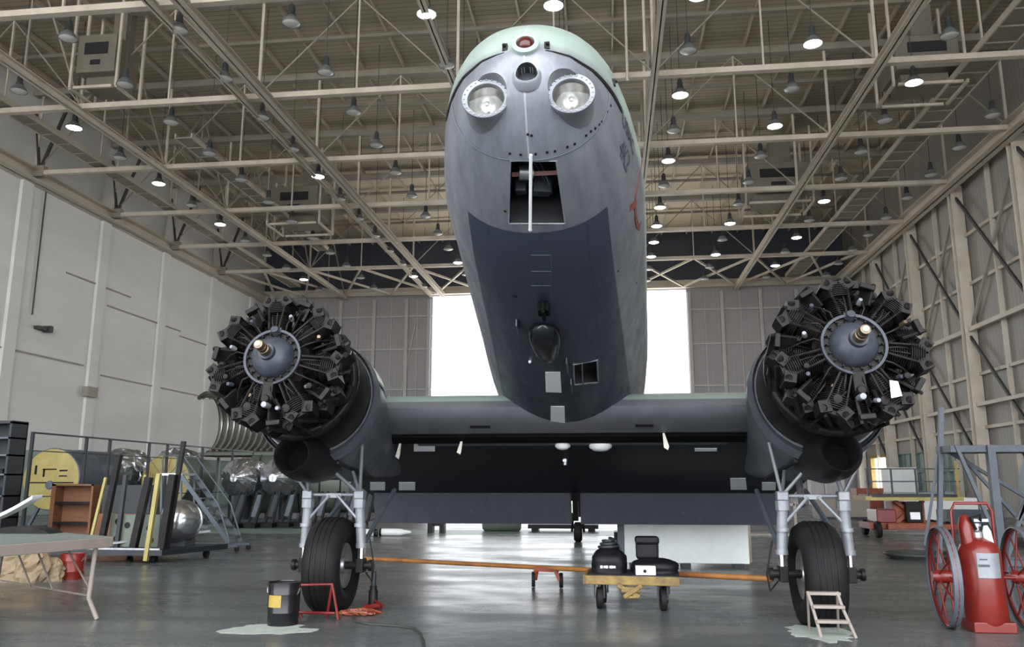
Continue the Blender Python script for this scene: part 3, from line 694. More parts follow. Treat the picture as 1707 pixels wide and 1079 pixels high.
# lowered split flaps
def flap(x0, x1):
    t0 = low(x0, .80, -.0); t1 = low(x1, .80, -.0); dn = Vector((0, .10, -.50))
    o = obj('flap', MB().prism([t0, t1, t1 + dn, t0 + dn], (0, .03, .004)), M['flap'], plane)
    rb = MB()
    n = 9
    for k in range(n + 1):
        x = x0 + (x1 - x0) * k / n; rb.prism([low(x, .80) + Vector((0, .03, 0)), low(x, .80) + dn * .96 + Vector((0, .03, 0)), low(x, .80) + dn * .96 + Vector((0, .05, 0)), low(x, .80) + Vector((0, .12, 0))], (.012, 0, 0))
    obj('flap_ribs', rb, M['flap'], o)
    obj('flap_rod', MB().tube([low((x0 + x1) / 2, .9), low((x0 + x1) / 2, .8) + dn * .6], .015, 6), M['steel'], o)
flap(XW0 + .1, -.66); flap(-.50, XW1 - .1)
obj('flap_jack', MB().bar(low(-.58, .76), low(-.58, .8) + Vector((0, .1, -.42)), .09, .07), M['black'], plane)
# belly panel lines and small fittings under the wing
obj('belly_lamp', MB().lathe([(0, -.07), (.06, -.06), (.10, -.03), (.11, .02)], hitW(938, 742)[0], (0, 0, 1), 20), M['white'], plane, smooth=60)
obj('belly_lamp', MB().lathe([(0, -.08), (.09, -.07), (.15, -.03), (.16, .02)], hitW(1001, 743)[0], (0, 0, 1), 20), M['white'], plane, smooth=60)
h_ = hitW(942, 766)[0]
if h_: obj('belly_fitting', MB().lathe([(0, -.09), (.03, -.08), (.035, .02)], h_, (0, 0, 1), 12).box(h_ + Vector((0, -.12, -.02)), (.05, .04, .03)), M['steel'], plane, smooth=40)
def gpatch(pix):
    if all(hitW(*p)[0] for p in pix): patch('paper_notice', pix, M['paper'], hitW)
gpatch(((690, 738), (725, 738), (725, 752), (690, 752))); gpatch(((1158, 747), (1195, 747), (1195, 752), (1158, 752)))
gpatch(((1217, 797), (1243, 797), (1245, 816), (1218, 816)))
for (x0, x1) in ((617, 642), (665, 692), (1270, 1293)):
    gpatch(((x0, 804), (x1, 804), (x1, 817), (x0, 817)))
for px, py, dx, L in ((668, 736, -.05, .24), (770, 733, -.05, .2), (1106, 722, .02, .22)):
    h_ = hitW(px, py)[0]
    if h_: obj('warning_streamer', MB().prism([h_ + Vector((-.012, 0, 0)), h_ + Vector((.012, 0, 0)), h_ + Vector((dx + .045, -.01, -L * .8)), h_ + Vector((dx + .03, 0, -L)), h_ + Vector((dx - .02, .01, -L * .85))], (0, -.006, 0)), M['ribbon'], plane)
# tail: fin, tailplane, tail wheel -------------------------------------
def aero(P0, P1, c0, c1, th, horiz):
    out = []
    for P, c in ((P0, c0), (P1, c1)):
        out.append([A(P[0] + (0 if horiz else v * c * th * 8), P[1] + u * c, P[2] + (v * c * th * 8 if horiz else 0)) for u, v in prof])
    return out
obj('fin', MB().loft(aero((0, 15.6, .8), (0, 17.6, 3.3), 3.6, 1.6, .10, False)), M['fus'], plane, smooth=40)
for sg in (-1, 1): obj('tailplane', MB().loft(aero((sg * .3, 16.6, .55), (sg * 4.0, 17.4, .65), 2.3, 1.1, .09, True)), M['fus'], plane, smooth=40)
tw = Vector((-.84, 21.2, .24))
twp = obj('tail_wheel', MB().lathe([(0, -.1), (.1, -.1), (.2, -.1), (.24, -.06), (.24, .06), (.2, .1), (0, .1)], tw, (1, 0, 0), 24), M['rubber'], plane, smooth=40)
obj('tail_wheel_fork', MB().bar(tw + Vector((-.15, 0, 0)), tw + Vector((-.12, -.1, .4)), .05).bar(tw + Vector((.15, 0, 0)), tw + Vector((.12, -.1, .4)), .05).bar(tw + Vector((0, -.1, .4)), tw + Vector((0, -.2, .95)), .22, .2).box(tw + Vector((0, -.1, .42)), (.34, .16, .1)), M['black'], plane)

# engines ---------------------------------------------------------------
def build_engine(HM):
    """local axes: +z out along the shaft, y up; hub face at z = 0"""
    e = obj('engine', MB().lathe([(0, -.62), (.40, -.62), (.42, -.5), (.30, -.46), (.30, -.30), (.34, -.28), (.34, -.12), (.30, -.08), (.285, -.02), (.27, .0), (0, .0)], n=28), M['engine'], plane, world=False, smooth=40, mtx=plane_inv @ HM)
    WM[e.name] = HM
    obj('nose_case', MB().lathe([(.218, -.02), (.216, .03), (.19, .09), (.135, .135), (.085, .155), (.08, .20), (0, .20)], n=32), M['engine_grey'], e, False, smooth=50)
    obj('ignition_ring', MB().lathe([(.272, .0), (.272, .035), (.296, .04), (.296, 0), (.272, 0)], n=40), M['engine_grey'], e, False, smooth=30)
    sb = MB()
    for k in range(18):
        a = 2 * PI * k / 18; sb.lathe([(0, .05), (.009, .05), (.009, .02)], (.245 * math.cos(a), .245 * math.sin(a), -.0), (0, 0, 1), 6).bar((.21 * math.cos(a), .21 * math.sin(a), .01), (.275 * math.cos(a), .275 * math.sin(a), .012), .012)
    obj('stud_ring', sb, M['engine'], e, False)['kind'] = 'stuff'
    obj('propeller_shaft', MB().lathe([(0, .40), (.03, .40), (.045, .395), (.045, .33), (.05, .325), (.05, .28), (.058, .275), (.058, .20), (.075, .195), (.075, .17), (0, .17)], n=20), M['bronze'], e, False, smooth=40)
    obj('shaft_tip', MB().lathe([(0, .42), (.022, .42), (.03, .41), (.03, .38)], n=14), M['ribbon'], e, False, smooth=40)
    # one cylinder pointing along +y
    def cyl():
        mb = MB(); pr = [(.0, .26), (.085, .26), (.085, .30)]
        for k in range(9): h = .31 + k * .02; pr += [(.095, h), (.122, h + .004), (.122, h + .009), (.095, h + .013)]
        pr += [(.085, .50)]
        for k in range(7): h = .505 + k * .02; rr = .165 - .004 * k; pr += [(rr - .022, h), (rr, h + .004), (rr, h + .009), (rr - .022, h + .013)]
        pr += [(.07, .655), (0, .66)]
        mb.lathe(pr, (0, 0, 0), (0, 1, 0), 18)
        for sx in (-1, 1):
            rot = Matrix.Rotation(sx * R(28), 3, 'Z')
            mb.box((sx * .09, .64, .02), (.11, .11, .21), rot); mb.lathe([(0, .045), (.032, .045), (.04, .03), (.04, -.02)], (sx * .09, .655, .09), (sx * .4, .3, .8), 10)
            mb.tube([(sx * .05, .30, .17), (sx * .085, .61, .11)], .013, 6)
            mb.lathe([(0, .03), (.014, .03), (.018, 0), (.018, -.02)], (sx * .02, .55, .105), (0, .1, 1), 8)
        mb.tube([(.0, .27, .12), (.02, .42, .15), (.02, .55, .13)], .006, 5)
        return mb
    c0 = obj('cylinder', cyl(), M['engine'], e, False, smooth=35)
    for k in range(14):
        m_ = Matrix.Rotation(2 * PI * (k + .2) / 14, 4, 'Z') @ Matrix.Translation((0, 0, -.15 if k % 2 == 0 else -.36))
        if k == 0: c0.matrix_basis = m_
        else:
            c = c0.copy(); col.objects.link(c); c.parent = e; c.matrix_basis = m_
    rnd = random.Random(3)
    for k in range(14):   # ignition leads from the ring and air deflectors between the cylinders
        a = 2 * PI * (k + .7) / 14; ca, sa = math.cos(a), math.sin(a)
        obj('ignition_lead', MB().tube([(.27 * ca, .27 * sa, .01), (.36 * ca, .36 * sa, .06), (.46 * math.cos(a + .06), .46 * math.sin(a + .06), .0), (.56 * math.cos(a + .1), .56 * math.sin(a + .1), -.12)], .0085, 6), M['engine'], e, False, smooth=60)
        mm = Matrix.Rotation(a, 3, 'Z')
        obj('air_deflector', MB().box(mm @ Vector((.60, 0, -.20)), (.24, .03, .26), mm @ Matrix.Rotation(R(28), 3, 'X')).box(mm @ Vector((.66, .0, -.1)), (.05, .14, .09), mm), M['black'], e, False, bevel=.006)
    for k in range(7):    # rear row intake and exhaust stacks
        a = 2 * PI * (k + .35) / 7; ca, sa = math.cos(a), math.sin(a)
        obj('exhaust_stack', MB().tube([(.50 * ca, .50 * sa, -.40), (.60 * ca, .60 * sa, -.52), (.62 * math.cos(a + .2), .62 * math.sin(a + .2), -.68), (.60 * math.cos(a + .45), .60 * math.sin(a + .45), -.74)], .045, 10), M['engine'], e, False, smooth=60)
    obj('collector_ring', MB().tube([(.61 * math.cos(2 * PI * k / 32), .61 * math.sin(2 * PI * k / 32), -.78) for k in range(32)], .06, 10, closed=True), M['engine'], e, False, smooth=60)
    obj('sump', MB().box((0, -.36, -.02), (.11, .20, .12)).lathe([(0, .05), (.04, .05), (.05, 0), (.05, -.1)], (.0, -.45, .03), (0, 0, 1), 12), M['engine'], e, False, bevel=.01)
    obj('oil_line', MB().tube([(.10, -.45, .05), (.2, -.62, -.05), (.3, -.66, -.3), (.25, -.62, -.7)], .018, 8).tube([(-.12, -.45, .02), (-.28, -.6, -.1), (-.34, -.62, -.5)], .014, 8).tube([(-.5, .35, -.25), (-.66, .1, -.5), (-.62, -.2, -.75)], .016, 8), M['engine'], e, False, smooth=60)
    obj('governor', MB().lathe([(0, .06), (.04, .06), (.045, 0), (.045, -.08)], (.0, .27, .02), (0, .3, 1), 14).box((0, .29, -.03), (.1, .07, .1)), M['engine_grey'], e, False, bevel=.006)
    obj('lifting_bracket', MB().box((.12, .70, -.25), (.14, .08, .12)).tube([(.07, .72, -.25), (.12, .79, -.25), (.17, .72, -.25)], .018, 6), M['black'], e, False)
    for (x, y, z, r, mk) in ((0, -.50, .02, .035, 'alu'), (.20, -.52, -.05, .05, 'engine'), (-.2, -.5, -.05, .05, 'engine'), (-.33, -.55, -.1, .03, 'alu'), (.42, -.3, -.02, .035, 'engine'), (-.45, -.2, 0, .03, 'engine')):
        obj('accessory_cap', MB().lathe([(0, .06), (r * .8, .055), (r, .03), (r, -.06)], (x, y, z), (0, -.2, 1), 14), M[mk], e, False, smooth=50)
    # accessory case, mount ring, firewall
    for k, (a, r, mk) in enumerate(((.4, .50, 'bronze'), (1.3, .46, 'alu'), (2.2, .52, 'engine_grey'), (2.9, .44, 'alu'), (3.7, .50, 'engine_grey'), (4.2, .42, 'bronze'), (4.95, .55, 'alu'), (5.6, .48, 'engine_grey'), (.9, .38, 'engine_grey'))):
        obj('hose_fitting', MB().lathe([(0, .04), (.018, .04), (.024, .02), (.024, -.03)], (r * math.cos(a), r * math.sin(a), .02 - .05 * (k % 3)), (.3 * math.cos(a), .3 * math.sin(a), 1), 10), M[mk], e, False, smooth=50)
    for k in range(7):
        a = 2 * PI * (k + .1) / 7; obj('intake_pipe', MB().tube([(.36 * math.cos(a), .36 * math.sin(a), -.34), (.50 * math.cos(a + .12), .50 * math.sin(a + .12), -.30), (.62 * math.cos(a + .16), .62 * math.sin(a + .16), -.22)], .036, 10), M['engine'], e, False, smooth=60)
    obj('mount_tubes', MB().tube([(.52 * math.cos(2 * PI * k / 28), .52 * math.sin(2 * PI * k / 28), -.72) for k in range(28)], .025, 8, closed=True), M['engine'], e, False, smooth=60)
    ab = MB().lathe([(0, -.6), (.3, -.6), (.27, -.8), (.2, -1.0), (0, -1.02)], n=20); rnd = random.Random(5)
    for k in range(16):
        a = rnd.uniform(0, 2 * PI); r = rnd.uniform(.2, .5); ab.lathe([(0, .1), (.05, .09), (.06, -.05), (0, -.06)], (r * math.cos(a), r * math.sin(a), rnd.uniform(-.95, -.7)), (rnd.uniform(-1, 1), rnd.uniform(-1, 1), rnd.uniform(.2, 1)), 10)
    for k in range(14):
        a = rnd.uniform(0, 2 * PI); b = a + rnd.uniform(.3, 1.0); r1 = rnd.uniform(.45, .62); ab.tube([(r1 * math.cos(a), r1 * math.sin(a), -.55), (.6 * math.cos((a + b) / 2), .6 * math.sin((a + b) / 2), -.8), (.5 * math.cos(b), .5 * math.sin(b), -1.05)], rnd.uniform(.012, .028), 7)
    obj('accessory_section', ab, M['engine'], e, False, smooth=50)
    obj('firewall', MB().lathe([(0, -1.26), (.66, -1.26), (.66, -1.30), (0, -1.30)], n=36), M['black'], e, False)
    return e
plane_inv = MB0.inverted()
def nacelle(hx, hy, hz, sg):
    H = Vector((hx, hy, hz)); fwd = RA @ Vector((0, -1, 0)); upv = RA @ Vector((0, 0, 1)); rt = upv.cross(fwd)   # x = y cross z
    HM = Matrix((rt.to_4d(), upv.to_4d(), fwd.to_4d(), (0, 0, 0, 1))).transposed()
    HM = Matrix([[rt.x, upv.x, fwd.x, H.x], [rt.y, upv.y, fwd.y, H.y], [rt.z, upv.z, fwd.z, H.z], [0, 0, 0, 1]])
    e = build_engine(HM)
    def N(x, s, z): return H + (RA @ Vector((x, s, z)))
    def sec(s, r, zt, zb, n=40): return [N(r * math.cos(2 * PI * k / n), s, (zt if math.sin(2 * PI * k / n) > 0 else -zb) * math.sin(2 * PI * k / n) + 0) for k in range(n)]
    nb = MB(); S = [(1.32, .67, .66, .68), (1.5, .70, .69, .74), (1.8, .69, .70, .78), (2.2, .62, .66, .76), (2.9, .50, .60, .66), (3.8, .38, .52, .42), (4.8, .34, .42, .2), (5.8, .1, .2, .05)]
    nb.loft([sec(s, r, zt, -zb) for s, r, zt, zb in S])
    nm = mat('nacelle_paint', (.125, .135, .155), .45, .2, .25, 3, c2=(.07, .075, .09)) if 'nac' not in M else M['nac']; M['nac'] = nm
    nc = obj('nacelle', nb, nm, plane, smooth=50)
    obj('nacelle_lip', MB().loft([sec(1.28, .70, .70, -.74), sec(1.44, .73, .72, -.78), sec(1.46, .71, .70, -.76), sec(1.29, .68, .68, -.71)], caps=False), nm, nc, smooth=40)
    # fairing panel on the inner upper shoulder, door backlight painted in as white
    obj('backlit_fairing', MB().loft([[N(-sg * (r * math.cos(a)), s, zt * math.sin(a)) for a in (R(20), R(30), R(40), R(50), R(60))] + [N(-sg * ((r + .02) * math.cos(a)), s, (zt + .02) * math.sin(a)) for a in (R(60), R(50), R(40), R(30), R(20))] for s, r, zt in ((1.5, .705, .70), (1.8, .70, .71), (2.15, .64, .68))]), M['white'], nc, smooth=40)
    # oil cooler duct and chin
    ox, oz = sg * .0, -.80; r = .235; dk = MB()
    so_ = [(.82, .175, .0), (.80, .195, .0), (.88, .215, .0), (1.1, .25, .03), (1.5, .27, .10), (2.0, .25, .22), (2.5, .15, .35)]
    secs = [[N(ox + rr * math.cos(2 * PI * k / 28), s, oz + dz + rr * math.sin(2 * PI * k / 28)) for k in range(28)] for s, rr, dz in so_]
    back = [[N(ox + rr * math.cos(2 * PI * k / 28), s, oz + dz + rr * math.sin(2 * PI * k / 28)) for k in range(28)] for s, rr, dz in ((1.15, .14, .01), (.86, .165, .0))]
    od = obj('oil_cooler_duct', dk.loft(back + secs), M['black'], plane, smooth=50)
    obj('cooler_core', MB().lathe([(0, 0), (.15, 0), (.15, .03), (0, .03)], N(ox, 1.1, oz + .01), RA @ Vector((0, 1, 0)), 24), M['blackhole'], od)
    obj('bay_opening', MB().prism([N(-.30, 1.5, -.745), N(.30, 1.5, -.745), N(.34, 3.0, -.62), N(-.34, 3.0, -.62)], (0, 0, .03)), M['darkpit'], nc)
    return N
NL = nacelle(-3.36, 7.86, 2.69, -1); NR = nacelle(2.24, 7.74, 2.69, 1)
q = atY(1483, 634, 7.55); q2 = atY(1497, 636, 7.55); q3 = atY(1504, 660, 7.55); q4 = atY(1486, 664, 7.55)
obj('paper_notice', MB().prism([q, q2, q3, q4], (0, .006, 0)), M['paper'], plane)
# outboard wing stubs beyond the nacelles
# landing gear ----------------------------------------------------------
def gear(cx, cy, N, sg):
    r = .545; ax = Vector((cx, cy, .5)); hw = .345
    tyre = [(.24, -.12), (.30, -.19), (.40, -.215), (.49, -.195), (.535, -.13), (.545, -.06), (.545, .06), (.535, .13), (.49, .195), (.40, .215), (.30, .19), (.24, .12)]
    tmb = MB().lathe(tyre + [tyre[0]], ax, (1, 0, 0), 48)
    for v in tmb.bm.verts:
        if v.co.z < .0: v.co.z = .0; v.co.x = cx + (v.co.x - cx) * 1.06
    for v in tmb.bm.verts:
        if v.co.z < .012: v.co.z = .0
    t = obj('main_wheel', tmb, M['rubber'], plane, smooth=50)
    grv = MB()
    for x in (-.09, -.03, .03, .09): grv.tube([(cx + x, cy + .547 * math.cos(a), .5 + .547 * math.sin(a)) for a in [2 * PI * k / 48 for k in range(48)] if .5 + .547 * math.sin(a) > .02], .006, 4)
    obj('tread_rib', grv, M['black'], t)
    obj('wheel_hub', MB().lathe([(0, -.16), (.08, -.16), (.10, -.13), (.22, -.14), (.255, -.16), (.26, -.12), (.24, 0), (.26, .12), (.255, .16), (.22, .14), (.10, .13), (.08, .16), (0, .16)], ax, (1, 0, 0), 32), M['steel'], t, smooth=40)
    obj('axle', MB().tube([(cx - hw - .12, cy, .5), (cx + hw + .12, cy, .5)], .045, 14).tube([(cx - hw - .14, cy, .5), (cx - hw - .10, cy, .5)], .065, 12).tube([(cx + hw + .10, cy, .5), (cx + hw + .14, cy, .5)], .065, 12), M['black'], plane, smooth=40)
    KZ = 1.31; ky = cy - .04
    for sx in (-1, 1):
        x = cx + sx * hw; xk = cx + sx * (hw - .03)
        leg = obj('shock_strut', MB().tube([(x, cy, .50), (x, cy, .72)], .036, 14).tube([(x, cy, .70), (xk, ky + .01, 1.20)], .058, 16), M['alu'], plane, smooth=40)
        [obj('strut_collar', q_, M['alu'], leg, smooth=30) for q_ in (MB().tube([(x, cy, .70), (x, cy, .75)], .068, 16), MB().tube([(x * .5 + xk * .5, ky, .94), (x * .5 + xk * .5, ky, .98)], .068, 16), MB().tube([(xk, ky, 1.16), (xk, ky, 1.26)], .075, 12))]
        obj('piston', MB().tube([(x, cy, .58), (x, cy, .71)], .041, 14), M['chrome'], leg, smooth=40)
        obj('axle_clamp', MB().box((x, cy, .5), (.09, .16, .16)), M['black'], leg, bevel=.01)
        kb = obj('knee_fitting', MB().box((xk, ky, KZ), (.12, .13, .10)), M['alu'], plane, bevel=.015)
        tops = [N(sx * .52, 1.60, -.50), N(sx * .08, 1.55, -.70), N(sx * .28, 2.1, -.70)]
        for q in tops: obj('upper_truss_tube', MB().tube([(xk, ky, KZ), q], .020, 10), M['alu'], plane, smooth=40)
        obj('diagonal_brace', MB().tube([(xk - sx * .01, ky, 1.02), (cx + sx * .05, ky - .02, 1.30)], .018, 8), M['alu'], plane, smooth=40)
        obj('drag_strut', MB().tube([(x, cy + .05, .72), (cx + sx * .3, cy + 1.6, 1.35)], .03, 10), M['bluegrey'], plane, smooth=40)
    obj('cross_tube', MB().tube([(cx - hw, ky, KZ), (cx + hw, ky, KZ)], .020, 10).box((cx, ky, 1.30), (.18, .04, .05)), M['alu'], plane, smooth=40)
    # tow lug and brake line on the inner side
    xi = cx - sg * (hw + .10)
    obj('brake_line', MB().tube([(xi, cy - .05, .85), (xi - sg * .08, cy - .08, .5), (xi - sg * .05, cy - .05, .33), (xi + sg * .04, cy, .42)], .010, 6), M['black'], plane, smooth=60)
    obj('retract_cylinder', MB().tube([(cx, cy + .45, 1.2), (cx + .05, cy + .9, 1.75)], .04, 10), M['steel'], plane, smooth=40)
gear(-3.27, 9.68, NL, -1); gear(2.14, 9.32, NR, 1)


# ================================================================ THINGS ON THE FLOOR
def rot(v, a): return (v[0] * math.cos(a) - v[1] * math.sin(a), v[0] * math.sin(a) + v[1] * math.cos(a))
# green painted lane and white spills
o = obj('floor_lane', MB().b2((-15.5, 23.6, 0), (4.6, 26.0, .004)), M['greenfloor']); o['kind'] = 'structure'; o.name = 'trim_20'
def blob(name, cx, cy, rx, ry, m, label, cat, seed=1, z=.004):
    rnd = random.Random(seed); P = []
    for k in range(26):
        a = 2 * PI * k / 26; r = 1 + rnd.uniform(-.25, .25); P.append((cx + rx * r * math.cos(a), cy + ry * r * math.sin(a), .001))
    return tag(obj(name, MB().prism(P, (0, 0, z)), m), label, cat)
blob('powder_spill', -3.45, 8.32, .42, .30, M['spill'], 'pale powder spilled on the floor round the black pail', 'spill', 2)
blob('powder_spill', 2.0, 8.75, .30, .42, M['spill'], 'pale powder spilled under the step stool by the right wheel', 'spill', 5)

# --- folding work table, lower left
t = thing('work_table', 'long beige-edged table with grey-green top and splayed legs', 'table', (-6.9, 9.2, 0))
T0 = [(-8.35, 8.65), (-6.0, 7.2), (-5.55, 8.85), (-7.9, 10.3)]
obj('tabletop', MB().prism([(x, y, .84) for x, y in T0], (0, 0, .02)), M['tabletop'], t)
ed = MB()
for k in range(4): a, b = T0[k], T0[(k + 1) % 4]; ed.bar((*a, .80), (*b, .80), .05, .11)
obj('table_edge', ed, M['tableedge'], t, bevel=.008)
def tleg(x, y, kx): obj('leg', MB().tube([(x, y, .80), (x - .03, y - .0, .22), (x + kx, y, .0)], .026, 10), M['tableedge'], t, smooth=40)
tleg(-5.64, 8.72, .09); tleg(-6.0, 7.45, .06); tleg(-7.7, 9.95, -.02); tleg(-8.1, 8.75, -.02)
for a, b in (((-5.66, 8.72, .24), (-7.7, 9.95, .24)), ((-6.9, 9.4, .78), (-6.4, 9.15, .24)), ((-7.4, 9.7, .78), (-6.9, 9.45, .24)), ((-5.66, 8.72, .3), (-6.3, 9.1, .78))): obj('brace', MB().tube([a, b], .011, 6), M['tableedge'], t)
c = MB(); secs = []
for k in range(14):
    u = k / 13; x = -7.85 + 1.0 * u; y = 9.05 + .28 * u; z = .87 + .01 + .38 * u ** 2.0; secs.append([(x, y - .09, z), (x, y + .09, z + .01), (x, y + .09, z + .05), (x, y - .09, z + .04)])
tag(obj('curved_strip', c.loft(secs), M['white'], smooth=60), 'curved white metal strip sweeping up from the table top', 'metal strip')
c = MB(); secs = []
for k in range(12):
    u = k / 11; x = -7.35 + .8 * u; z = .861 + .08 * math.sin(PI * u) ** .7; secs.append([(x, 9.2, .861), (x, 9.45, .861), (x, 9.45, z + .003), (x, 9.2, z + .003)])
tag(obj('dark_fairing', c.loft(secs), M['black'], smooth=60), 'low dark curved fairing piece lying on the table', 'fairing')

def pail(name, x, y, r, h, m, label, cat):
    t = thing(name, label, cat, (x, y, 0))
    obj('body', MB().lathe([(0, 0), (r * .94, 0), (r * .97, h * .3), (r * .985, h * .31), (r * .97, h * .33), (r, h * .72), (r * 1.03, h * .73), (r, h * .76), (r * 1.02, h), (r * .97, h), (r * .95, h - .01), (r * .8, h - .015), (0, h - .015)], (x, y, 0), n=36), m, t, smooth=40)
    obj('handle', MB().tube([(x + (r + .01) * math.cos(a), y - .02 - .06 * math.sin(a), h * .86 - .14 * math.sin(a)) for a in [PI * k / 14 for k in range(15)]], .004, 6), M['steel'], t)
    return t
pail('plastic_pail', -8.25, 12.2, .18, .38, M['redbucket'], 'red plastic pail on the floor behind the table', 'bucket')
p = pail('oil_pail', -3.42, 8.62, .165, .43, mat('black_gloss_tin', (.008, .008, .010), .22, .1), 'black steel pail with a yellow label beside the left wheel', 'bucket')
obj('label', MB().lathe([(.1665, .19), (.1665, .31), (.1685, .31), (.1685, .19)], (-3.42, 8.62, 0), n=12, a0=R(-132), a1=R(-78)), M['yellow'], p)
bpy.context.view_layer.update()
tp = MB()
for k in range(4): tp.box((-3.40 + .03 * (k - 1.5), 8.62 - .1725, .27 - .0), (.014, .004, .05 if k % 2 else .035))
# kraft paper heap
t = thing('paper_heap', 'crumpled brown kraft paper and cardboard heap under the table', 'packing paper', (-8.7, 11.9, 0))
rnd = random.Random(11)
for k, (x, y, r, h) in enumerate(((-9.05, 11.9, .36, .48), (-8.62, 11.8, .26, .60), (-8.42, 11.95, .2, .34))):
    mb = MB(); secs = []
    for j in range(9):
        u = j / 8; rr = r * math.sqrt(max(.02, 1 - (u * .95) ** 3)); secs.append([(x + rr * (1 + rnd.uniform(-.18, .18)) * math.cos(2 * PI * q / 22), y + rr * .7 * (1 + rnd.uniform(-.18, .18)) * math.sin(2 * PI * q / 22), u * h) for q in range(22)])
    obj('paper_wad', mb.loft(secs), M['tan'], t)

# --- dark shelving unit at the far left
t = thing('shelving_unit', 'charcoal metal shelving unit at the left edge of the hangar floor', 'shelf', (-13.2, 16.2, 0))
sx0, sx1, sy = -14.8, -12.5, 16.0
obj('frame', MB().b2((sx1 - .05, sy, 0), (sx1, sy + .5, 2.72)).b2((sx0, sy, 0), (sx0 + .05, sy + .5, 2.72)).b2((sx0, sy + .47, 0), (sx1, sy + .5, 2.72)).b2((sx0, sy, 2.68), (sx1, sy + .5, 2.74)), M['shelf'], t)
for z in (.1, .72, 1.16, 1.6, 2.0, 2.36): obj('shelf_board', MB().b2((sx0, sy, z), (sx1, sy + .48, z + .035)), M['bluegrey'], t)
for k, (x, z, w_, h, m) in enumerate(((-12.85, 1.635, .12, .1, 'white'), (-13.07, 1.635, .13, .12, 'white'), (-12.68, 1.635, .09, .1, 'black'), (-12.9, 1.195, .4, .16, 'bluegrey'), (-13.35, 1.635, .2, .14, 'alu'))):
    tag(obj('shelf_box', MB().box((x, sy + .2, z + h / 2), (w_, .3, h)), M[m], bevel=.006), ['small white box on the shelf nearest the right end', 'second white box in from the right end of the shelf', 'small black box at the right end of the shelf', 'wide blue-grey box on the lower shelf', 'grey box in the middle of the shelf'][k], 'box')

# --- guard rail fence running away along the left
t = thing('guard_fence', 'tall dark metal guard fence running back along the left clutter', 'fence', (-14.55, 19.4, 0))
FY = [19.4, 21.6, 22.7, 24.8, 25.9, 28.3, 30.7, 32.6]
for y in FY: obj('post', MB().bar((-14.55, y, 0), (-14.55, y, 2.72), .07), M['shelf'], t)
for z in (2.70, 2.25, 1.1): obj('rail', MB().bar((-14.55, FY[0], z), (-14.55, FY[-1], z), .045 if z > 2.5 else .025), M['shelf'], t)

# --- engine shipping drums with yellow ends
def drum(x, y, z, r, L, label, endm, bodym, slots=True, spokes=False):
    t = thing('shipping_drum', label, 'drum', (x, y, 0), 0, 'drums behind the guard fence')
    obj('shell', MB().lathe([(r, 0), (r * 1.03, .02), (r * 1.03, .08), (r, .1), (r, L * .5), (r * 1.02, L * .5 + .03), (r, L * .5 + .06), (r, L), (0, L)], (x, y, z), (0, 1, 0), 36), M[bodym], t, smooth=40)
    e = obj('end_cap', MB().lathe([(0, -.03), (r * .9, -.03), (r, .0), (r, .02)], (x, y, z), (0, 1, 0), 36), M[endm], t, smooth=40)
    if slots:
        for a, b, w_, h in ((-.05, .32, .5, .04), (.45, .28, .28, .05), (.45, .1, .28, .04), (-.55, .3, .07, .3), (-.25, .2, .06, .26), (0, -.12, 1.7, .04)):
            obj('slot', MB().box((x + a * r, y - .035, z + b * r), (w_ * r, .02, h * r)), M['black'], e)
        obj('hub_plate', MB().lathe([(0, -.06), (.12, -.05), (.14, .0)], (x, y - .02, z - .2 * r), (0, 1, 0), 16), M['bluegrey'], e)
    if spokes:
        for k in range(14):
            a = 2 * PI * k / 14; e2 = obj('spoke', MB().bar((x, y - .04, z), (x + r * .95 * math.cos(a), y - .04, z + r * .95 * math.sin(a)), .02), M['tan'], e)
        obj('hub_plate', MB().lathe([(0, -.08), (.16, -.07), (.2, .0)], (x, y - .02, z), (0, 1, 0), 16), M['paleblue'], e)
    f = MB()
    for yy in (y + .3, y + L - .3): f.bar((x - r * .9, yy, .05), (x + r * .9, yy, .05), .1).bar((x - r * .9, yy, .1), (x - r * .5, yy, z - r * .8), .08).bar((x + r * .9, yy, .1), (x + r * .5, yy, z - r * .8), .08)
    f.bar((x - r * .8, y, .12), (x - r * .8, y + L, .12), .08).bar((x + r * .8, y, .12), (x + r * .8, y + L, .12), .08)
    obj('cradle', f, M['bluegrey'], t)
drum(-16.8, 23.4, 1.56, .90, 2.4, 'drum with slotted yellow end nearest the dark shelving', 'yellowpale', 'bluegrey')
drum(-15.5, 27.6, 1.52, .88, 2.0, 'drum with spoked yellow end in front of the rolling stairs', 'yellowpale', 'green', False, True)
def foilcyl(x, y, z, r, L, label, m='foil', ax=(0, 1, 0)):
    rnd = random.Random(int(abs(x * 100))); mb = MB(); secs = []
    A_ = Vector(ax).normalized(); u = Vector((0, 0, 1)).cross(A_).normalized(); v = A_.cross(u)
    for k in range(13):
        q = k / 12; rr = r * (.2 + .8 * math.sin(PI * min(.5, q * 1.6)) if q < .3 else (1 if q < .85 else 1 - (q - .85) * 3)); c = Vector((x, y, z)) + A_ * (L * q)
        secs.append([c + (u * math.cos(2 * PI * j / 30) + v * math.sin(2 * PI * j / 30)) * rr * (1 + rnd.uniform(-.06, .06)) for j in range(30)])
    t = thing('wrapped_engine', label, 'wrapped engine', (x, y, 0), 0, 'silver wrapped engines along the left wall')
    obj('foil_wrap', mb.loft(secs), M[m], t)
    f = MB().bar((x - r, y + L * .3, .06), (x + r, y + L * .3, .06), .12).bar((x - r, y + L * .7, .06), (x + r, y + L * .7, .06), .12).bar((x, y + L * .3, .1), (x, y + L * .3, z - r * .9), .25).bar((x, y + L * .7, .1), (x, y + L * .7, z - r * .9), .25)
    obj('stand', f, M['shelf'], t)
foilcyl(-17.6, 27.2, 1.85, .80, 2.2, 'silver wrapped engine behind the left fence post, right of the slotted drum')
